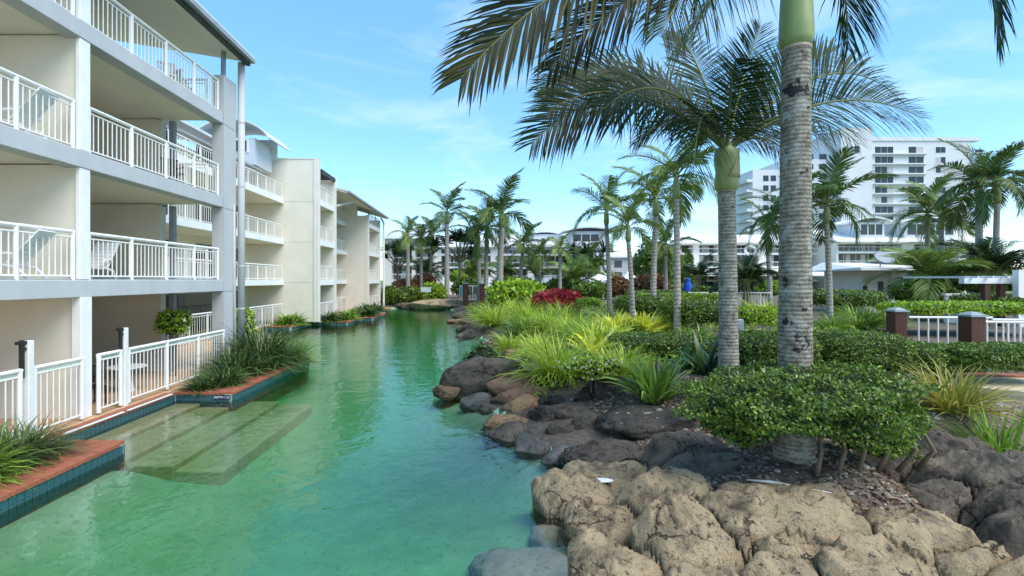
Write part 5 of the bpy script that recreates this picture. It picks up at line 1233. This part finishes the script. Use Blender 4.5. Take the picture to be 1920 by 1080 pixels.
# low ground cover between the clumps
g = np.random.default_rng(77); n = 26000
X_ = g.uniform(-3, 16, n); Y_ = 11+g.random(n)**1.3*44; sdist = shore_dist(X_, Y_); m_ = (sdist > 1.6) & ~((X_ > 9) & (Y_ < 15)) & ~((X_ > 1.5) & (Y_ < 12.6))
keep = np.array([noise.noise(Vector((a*.35, b_*.35, 3))) > -.25 for a, b_ in zip(X_, Y_)]); m_ &= keep
X_, Y_ = X_[m_], Y_[m_]; Z_ = terrain(X_, Y_)+g.uniform(.0, .28, len(X_))
tag(link('ground_cover', leaves_mesh('ground_cover', np.stack([X_, Y_, Z_], 1), np.tile([0, 0, 1.0], (len(X_), 1)), .2, W['hedgel'], g, .3, .9)), 'low green ground cover between the grass clumps', 'ground cover', kind='stuff')
# ------------------------------------------------------------------ rocks
import bmesh
def rock_mesh(rx, ry, rz, seed, power=2.6, rough=.16, sub=4, crack=.0, ridges=.08):
    bm = bmesh.new(); bmesh.ops.create_icosphere(bm, subdivisions=sub, radius=1)
    o = Vector((seed*7.31, seed*3.17, seed*1.73))
    rt = Matrix.Rotation(seed*1.3, 3, 'Z')@Matrix.Rotation(seed*.9, 3, 'X')
    # a few cutting planes give broken faces
    g = random.Random(seed); planes = []
    for _ in range(16):
        n = Vector((g.gauss(0,1), g.gauss(0,1), g.gauss(0,.8))).normalized(); planes.append((n, g.uniform(.66,.93)))
    for v in bm.verts:
        d = v.co.normalized(); e = rt@d
        k = (abs(d.x)**power+abs(d.y)**power+abs(d.z)**power)**(-1/power); q = d*k
        for n, h_ in planes:
            s_ = q.dot(n)-h_
            if s_ > 0: q = q-n*s_*.92
        f = 1+rough*noise.fractal(e*1.3+o, .9, 2.1, 4)+ridges*noise.fractal(Vector((e.x*3.5,e.y*3.5,e.z*7))+o, .7, 2.2, 6)
        if crack:
            c = abs(noise.noise(e*1.9+o*2)); f -= crack*math.exp(-(c/.035)**2)
            c = abs(noise.noise(Vector((e.x*1.2,e.y*1.2,e.z*4.5))+o)); f -= crack*.5*math.exp(-(c/.06)**2)
        v.co = Vector((q.x*rx*f, q.y*ry*f, q.z*rz*f))
    me = bpy.data.meshes.new('rock'); bm.to_mesh(me); bm.free(); me.polygons.foreach_set('use_smooth', [True]*len(me.polygons))
    return me
def rock(label, x0, y0, x1, y1, Yq, mat, seed, dep=.8, power=2.6, rough=.15, sub=4, crack=0, tilt=0, name='boulder', down=.12, rz_boost=1.0):
    xc, yc = (x0+x1)/2, (y0+y1)/2; c = P(xc, yc, Yq); rx = (x1-x0)/2/F*Yq; hh = (y1-y0)/2/F*Yq
    ph = math.atan((yc-VY)/F); ry = rx*dep; rz = math.sqrt(max((hh)**2-(ry*math.sin(ph))**2, (hh*.55)**2))*1.08*rz_boost
    t = link(name, rock_mesh(rx*1.16, ry*1.1, rz*1.06+down/2, seed, power, rough, sub, crack), None, c-Vector((0,0,down/2)))
    t.rotation_euler = (0, math.radians(tilt), 0); t.data.materials.append(W[mat]); return tag(t, label, 'rock')
ROCKS = [
 ('long whale shaped dark boulder overhanging the water', 838,672,990,745,15.1,'basalt',dict(dep=.6,tilt=-6,power=2.3,rough=.08)),
 ('small flat brown stone at the tip of the whale boulder', 816,722,868,744,14.8,'brown',dict(dep=.8)),
 ('low grey stone at the waterline below the whale boulder', 866,737,930,768,13.8,'wet',dict(dep=.7,power=2.2,rough=.08)),
 ('brown angular boulder right of the whale boulder', 912,699,1012,756,14.1,'brown',dict(dep=.7,tilt=8)),
 ('dark underlying stone below the brown angular boulder', 900,748,965,785,13.5,'basalt',dict(dep=.7)),
 ('pale tan rounded boulder among the dark rocks', 950,741,1016,780,12.9,'orange',dict(dep=.8,power=2.4)),
 ('reddish wedge shaped rock behind the pale tan boulder', 930,726,1045,768,13.5,'brown',dict(dep=.5,tilt=5)),
 ('dark grey boulder right of the pale tan boulder', 1002,738,1095,786,12.9,'lichen',dict(dep=.7,power=2.2)),
 ('dark lichened rock under the lime grass clump', 1010,694,1092,735,14.4,'lichen',dict(dep=.7)),
 ('brown rock between lichened rocks', 1030,722,1105,764,13.5,'basalt',dict(dep=.7)),
 ('big black boulder splashed with white lichen', 1078,708,1212,782,12.4,'lichen',dict(dep=.75,power=2.4,sub=5)),
 ('flat brown slab in the soil behind the lichen boulder', 1140,694,1300,735,14.2,'basalt',dict(dep=.6)),
 ('flat orange brown stone at the waterline', 903,778,1005,803,12.0,'orange',dict(dep=.55,power=2.3,rough=.08)),
 ('small rust coloured stone beside the flat orange one', 972,772,1030,800,12.1,'brown',dict(dep=.7)),
 ('grey tan pointed rock standing in the water', 912,790,1008,846,11.2,'tandark',dict(dep=.7,tilt=-8)),
 ('long grey boulder above the pointed rock', 995,760,1130,816,11.7,'basalt',dict(dep=.55,sub=5)),
 ('big flat topped black slab with a round lichen spot', 1118,764,1335,838,10.5,'lichen',dict(dep=.6,power=3.6,rough=.1,sub=5)),
 ('dark block under the long grey boulder', 1025,792,1092,850,10.9,'basalt',dict(dep=.8)),
 ('dark block squeezed beside the flat topped slab', 1068,780,1140,838,10.9,'basalt',dict(dep=.8)),
 ('small stone with rust top at the waterline', 972,814,1035,864,10.3,'wet',dict(dep=.8)),
 ('smooth wet grey stone half in the water', 1013,836,1086,884,9.7,'wet',dict(dep=.7,power=2.2,rough=.08)),
 ('big oval dark boulder below the flat topped slab', 1068,818,1222,892,9.25,'basalt',dict(dep=.7,power=2.5,rough=.1,sub=5)),
 ('flat brown rock left of the broad strappy clump', 1180,735,1330,775,12.0,'basalt',dict(dep=.6)),
 ('low grey brown slab right of the black slab', 1275,758,1400,812,10.2,'tandark',dict(dep=.6)),
 ('dark rock peeking under the grass tuft', 1330,770,1420,815,9.6,'basalt',dict(dep=.7)),
 ('grey tan rounded rock above the big tan outcrop', 1208,800,1372,872,8.4,'tandark',dict(dep=.6,crack=.06,sub=5)),
 ('grey topped tan rock left of the mulch bed', 1222,842,1395,932,7.7,'tandark',dict(dep=.6,power=2.3,crack=.05,sub=5)),
 ('flat tan rock shelf dipping into the water', 1022,884,1215,968,7.75,'tan',dict(dep=.55,power=2.6,rough=.12,crack=.05,sub=5)),
 ('small tan ledge behind the rock shelf', 1058,868,1200,905,8.5,'tan',dict(dep=.45)),
 ('grey tan stepping rock at the waterline', 1075,950,1215,1040,6.85,'tan',dict(dep=.6,rough=.12,sub=5)),
 ('big tan outcrop rising from the rock shelf', 1142,868,1345,1000,7.0,'tan',dict(dep=.55,crack=.06,sub=5)),
 ('largest tan boulder in the foreground', 1305,872,1628,1062,6.35,'tan',dict(dep=.5,power=3.0,crack=.06,sub=5,rough=.13)),
 ('orange tan boulder left of the largest tan boulder', 1208,945,1388,1082,6.05,'tan',dict(dep=.6,power=2.4,crack=.04,sub=5)),
 ('pale tan boulder at the bottom left of the bank', 1082,1008,1250,1110,5.75,'tan',dict(dep=.7,power=2.2,rough=.08,sub=5)),
 ('squarish tan boulder below the mulch bed', 1598,940,1815,1052,6.05,'tan',dict(dep=.5,power=3.0,crack=.05,sub=5)),
 ('large dark boulder right of the leafy shrub', 1640,776,1850,915,8.1,'basalt',dict(dep=.65,power=2.4,crack=.03,sub=5)),
 ('large grey black boulder at the right edge', 1732,828,1960,960,7.3,'tandark',dict(dep=.6,power=2.6,crack=.05,sub=5)),
 ('dark tan boulder below the grey black one', 1808,890,1990,1015,6.6,'tandark',dict(dep=.6,crack=.05,sub=5)),
 ('dark wedge boulder cut by the right edge', 1858,945,2030,1060,6.0,'tandark',dict(dep=.6,crack=.04,sub=5)),
 ('small tan block in the lower right', 1745,1010,1895,1095,5.65,'tan',dict(dep=.6,sub=5)),
 ('low tan rock under the largest tan boulder', 1405,1005,1570,1082,5.85,'tan',dict(dep=.5,crack=.04,sub=5)),
 ('flat tan rock along the bottom edge', 1530,1042,1770,1110,5.45,'tan',dict(dep=.5,crack=.04,sub=5)),
 ('tan rock at the bottom edge below the largest boulder', 1370,1052,1550,1120,5.4,'tan',dict(dep=.5,sub=5)),
 ('tan boulder in the bottom right corner', 1838,1030,2010,1130,5.35,'tan',dict(dep=.5,sub=5)),
 ('grey rock bridging the right edge boulders', 1700,905,1840,985,6.9,'tandark',dict(dep=.6,sub=5)),
 ('small tan stone wedged under the orange tan boulder', 1230,1065,1400,1125,5.4,'tan',dict(dep=.5)),
 # far bank ledges
 ('dark ledge rock at the far rocky point', 846,585,900,602,45,'basalt',dict(dep=.5,power=4)),
 ('flat pale stone at the far rocky point', 838,598,880,606,41,'brown',dict(dep=.5,power=3)),
 ('thin dark slab beside the far rocky point', 862,598,925,614,38,'basalt',dict(dep=.4,power=4)),
 ('rounded brown stone below the thin slab', 855,610,905,622,35,'brown',dict(dep=.5)),
 ('long dark ledge slab with white flecks', 862,608,968,628,33,'lichen',dict(dep=.35,power=5)),
 ('low grey ledge stone at the waterline', 856,620,915,635,31,'tandark',dict(dep=.5,power=3.5)),
 ('second low grey ledge stone at the waterline', 902,617,962,634,30.5,'tandark',dict(dep=.5,power=3.5)),
 ('dark rock in the hollow of the bank', 918,628,966,648,27,'basalt',dict(dep=.6)),
 ('brown grey flat rock in the hollow of the bank', 905,638,962,658,25.2,'brown',dict(dep=.5,power=3)),
 ('small brown rock above the whale boulder', 935,655,985,680,21,'brown',dict(dep=.6)),
 ('wide tan rock slope at the end of the lagoon', 775,562,880,580,60.5,'tan',dict(dep=.5,power=2.4,rough=.1)),
 ('tan rock at the left of the end slope', 740,568,800,580,61,'tandark',dict(dep=.4)),
]
FRONT = [r for r in ROCKS if r[5] < 8.75]
for i, (lb, x0, y0, x1, y1, Yq, mt, kw) in enumerate(ROCKS):
    if Yq >= 8.75: rock(lb, x0, y0, x1, y1, Yq, mt, i+1, **kw)
# foreground outcrop: boulders fitted against each other with thin crevices, each a mesh of its own
seeds = []
for (lb, x0, y0, x1, y1, Yq, mt, kw) in FRONT:
    xc, yc = (x0+x1)/2, (y0+y1)/2; c = P(xc, yc, Yq); rx = (x1-x0)/2/F*Yq*1.0; hh = (y1-y0)/2/F*Yq; ph = math.atan((yc-VY)/F)
    ry = max(rx*.62, hh*1.05); rz = min(max(math.sqrt(max(hh**2-(ry*math.sin(ph))**2, (hh*.5)**2))*.9, .16), .42)
    seeds.append((c.x, c.y, c.z-.03, rx, ry, rz))
sd_a = np.array(seeds); st = .026
gx = np.arange(.5, 8.6, st); gy = np.arange(4.3, 9.0, st); RX, RY = np.meshgrid(gx, gy); shp = RX.shape
def fbm(sx, sy, sc, oct_=4, z=0.0, H_=.9): return np.array([noise.fractal(Vector((a*sc, b_*sc, z)), H_, 2.1, oct_) for a, b_ in zip(sx.ravel(), sy.ravel())]).reshape(sx.shape)
wx = RX+.10*fbm(RX, RY, 1.6, 3, 1.0); wy = RY+.10*fbm(RX, RY, 1.6, 3, 5.0)
D = np.stack([(np.abs((wx-s_[0])/s_[3])**2.4+np.abs((wy-s_[1])/s_[4])**2.4)**(1/2.4) for s_ in seeds], 0)
od = np.argsort(D, axis=0); i1 = od[0]; d1 = np.take_along_axis(D, od[:1], 0)[0]; d2 = np.take_along_axis(D, od[1:2], 0)[0]
zc_, rz_, rx_ = sd_a[i1, 2], sd_a[i1, 5], sd_a[i1, 3]
bord = (d2-d1)*rx_*.5                                    # metres to the neighbour's border
lay = fbm(RX+RY*.5, RY, 2.6, 6, 9.0, .75); fine = fbm(RX, RY, 9.0, 5, 2.0, .6); big = fbm(RX, RY, .9, 3, 4.0)
wgt = 1/(D+.35)**3.5; Bs = (wgt*(sd_a[:,2]+.55*sd_a[:,5])[:,None,None]).sum(0)/wgt.sum(0)
dome = np.clip(1-np.minimum(d1, 1.15)**2/1.32, 0, 1)
tlt = np.random.default_rng(4).normal(0, .22, (len(seeds), 2))               # every boulder leans its own way
lean_ = (RX-sd_a[i1,0])*tlt[i1,0]+(RY-sd_a[i1,1])*tlt[i1,1]
fg = np.random.default_rng(9); fp = np.stack([fg.uniform(.4, 8.7, 260), fg.uniform(4.2, 9.1, 260)], 1); ft = fg.normal(0, .24, (260, 2))
ux, uy = wx+.05*lay, wy+.05*lay; bd = np.full(shp, 9.0); bi = np.zeros(shp, int)
for k in range(260):
    dd = (ux-fp[k,0])**2+((uy-fp[k,1])*1.25)**2; mm = dd < bd; bd = np.where(mm, dd, bd); bi = np.where(mm, k, bi)
facet = np.clip((RX-fp[bi,0])*ft[bi,0]+(RY-fp[bi,1])*ft[bi,1]+fg.normal(0, .022, 260)[bi], -.09, .09)
kk_ = np.ones(3)/3
for _ in range(2):
    facet = (np.roll(facet,1,0)+facet+np.roll(facet,-1,0))/3; facet = (np.roll(facet,1,1)+facet+np.roll(facet,-1,1))/3
Zr = Bs+rz_*.42*(dome-.35)+lean_*.75+facet+.05*lay+.018*fine+.04*big
Zr -= (.15*np.exp(-np.maximum(bord, 0)/.028)+.05*np.exp(-np.maximum(bord, 0)/.09))
ck = np.abs(fbm(RX*1.0, RY*1.6, 1.25, 3, 12.0)); Zr -= .07*np.exp(-(ck/.022)**2)      # fracture lines
Zr = Zr-np.clip(d1-.88, 0, 1)**1.25*1.7*rx_.clip(.3,.8)
for _ in range(3):
    gy_, gx_ = np.gradient(Zr, st); sl = np.clip((np.hypot(gx_, gy_)-.8)/1.0, 0, 1); bl = Zr
    for _b in range(4): bl = (np.roll(bl,1,0)+bl+np.roll(bl,-1,0))/3; bl = (np.roll(bl,1,1)+bl+np.roll(bl,-1,1))/3
    Zr = Zr*(1-sl*.75)+bl*sl*.75
for k, (lb, *_r) in enumerate(FRONT):
    mt = _r[5-0] if False else FRONT[k][6]
    sel = (i1 == k) & (d1 < 1.25)
    q = sel[:-1,:-1] & sel[1:,:-1] & sel[:-1,1:] & sel[1:,1:]
    jj, ii = np.nonzero(q)
    if len(jj) < 20: continue
    idx = np.arange(shp[0]*shp[1]).reshape(shp)
    quad = np.stack([idx[jj,ii], idx[jj,ii+1], idx[jj+1,ii+1], idx[jj+1,ii]], 1)
    u, inv = np.unique(quad, return_inverse=True); quad = inv.reshape(quad.shape)
    vv = np.stack([RX.ravel()[u], RY.ravel()[u], Zr.ravel()[u]], 1)
    # skirt round the border so the boulder is a body, not a sheet
    ee = np.concatenate([quad[:,[0,1]], quad[:,[1,2]], quad[:,[2,3]], quad[:,[3,0]]]); key = np.sort(ee, 1); _, fi, cnt = np.unique(key, axis=0, return_index=True, return_counts=True)
    be = ee[fi[cnt == 1]]; bv = np.unique(be); mp_ = {int(a): len(vv)+j for j, a in enumerate(bv)}
    low = vv[bv].copy(); low[:,2] -= .55; ctr = vv.mean(0); low[:,:2] += (ctr[:2]-low[:,:2])*.06
    sk = np.array([[a, mp_[int(a)], mp_[int(b_)], b_] for a, b_ in be]); vv = np.concatenate([vv, low]); quad = np.concatenate([quad, sk])
    o_ = np.array([ctr[0], ctr[1], seeds[k][2]])
    tag(link('boulder', mesh_np('boulder', vv-o_, quad, W[mt], True), None, tuple(o_)), lb, 'rock')
# rocks lying under water
for i, (lb, x, y, z, rx, ry, rz) in enumerate([
 ('large smooth grey boulder lying under water at the bottom edge', .60,6.45,-.40,.82,.98,.30),
 ('smaller grey boulder under water beside the rock shelf', .98,7.35,-.36,.36,.40,.26)]):
    o = tag(link('boulder', rock_mesh(rx, ry, rz, 80+i, 2.3, .07, 4), None, (x,y,z)), lb, 'rock'); o.data.materials.append(W['pale'])
# pebbles and dry litter on the mulch
def scatter(name, label, mat, n, kind, regs, seed):
    g = np.random.default_rng(seed); Vs = []; Fs = []; k = 0
    per = n//len(regs)
    for (xa, xb, ya, yb) in regs:
        x = g.uniform(xa, xb, per); y = g.uniform(ya, yb, per); z = terrain(x, y)
        zn = np.array([noise.noise(Vector((a*1.7, b_*1.7, 0))) for a, b_ in zip(x, y)])*.045; z = z+zn
        for X_, Y_, Z_ in zip(x, y, z):
            if Z_ < .15: continue
            a = g.uniform(0, 6.28); ca, sa = math.cos(a), math.sin(a)
            if kind == 'pebble':
                s_ = g.uniform(.012, .028)*(1.9 if g.random() < .12 else 1); sx, sy, sz = s_*g.uniform(.8,1.6), s_, s_*.55
                q = [(sx,0,0),(sx*.5,sy,0),(-sx*.6,sy*.8,0),(-sx,0,0),(-sx*.5,-sy,0),(sx*.6,-sy*.8,0)]
                up = [(px_*.6, py_*.6, sz) for px_, py_, _ in q]
                Vs += [(X_+px_*ca-py_*sa, Y_+px_*sa+py_*ca, Z_+pz_+.004) for px_, py_, pz_ in q+up]
                Fs += [[k+6+j for j in range(6)]]+[[k+j, k+(j+1) % 6, k+6+(j+1) % 6, k+6+j] for j in range(6)]; k += 12
            else:
                l_ = g.uniform(.03,.09); w_ = l_*g.uniform(.12,.4); hh = g.uniform(.005,.03)
                q = [(-l_,0,.004),(0,w_,hh),(l_,0,.006+g.uniform(0,.02)),(0,-w_,hh*.5)]
                Vs += [(X_+px_*ca-py_*sa, Y_+px_*sa+py_*ca, Z_+pz_+.008) for px_, py_, pz_ in q]; Fs += [[k,k+1,k+2,k+3]]; k += 4
    return tag(link(name, mesh_np(name, np.array(Vs), Fs, W[mat])), label, 'gravel' if kind == 'pebble' else 'leaf litter', kind='stuff')
scatter('pebble_gravel', 'river pebbles strewn over the mulch bed', 'pebble', 6000, 'pebble', [(2.6,7.0,5.9,8.6),(6.2,10,7.2,10.2),(2.5,5.5,8.6,12.5)], 1)
scatter('leaf_litter', 'dry brown leaf litter on the mulch bed', 'litter', 9000, 'leaf', [(2.6,7.2,5.7,8.6),(2.5,6,8.6,12.5)], 2)
# fallen palm spathe and sticks
a0 = P(1400,862,6.9); t = thing('fallen_spathe', 'pale dry palm spathe lying on the mulch left of the trunk', 'spathe', (a0.x,a0.y,tz(a0.x,a0.y)+.05))
link('blade', MB().tube([(0,0,.03),(.25,-.12,.06),(.55,-.3,.05),(.85,-.42,.03)], [.012,.035,.022,.008], 8).mesh('blade', W['cream'], smooth=True), t, (0,0,0), None, (1,1,.6))
p = P(1760,1000,6.1); tag(link('dry_stick', MB().tube([(0,0,0),(.3,.1,.1),(.55,.35,.16)], [.012,.01,.006], 6).mesh('dry_stick', W['litter']), None, (p.x-.3,p.y-.15,p.z)), 'thin reddish dry frond stalk between the lower right boulders', 'stick')
p = P(1130,903,7.75); tag(link('flat_pebble', MB().lathe([(.0,-.02),(.14,-.012),(.17,.0),(.13,.016),(.0,.022)], k=18).mesh('flat_pebble', W['wpaint'], smooth=True), None, (p.x,p.y,p.z+.02), None, (1.0,.5,.8)), 'flat white stone resting on the tan rock shelf', 'stone')
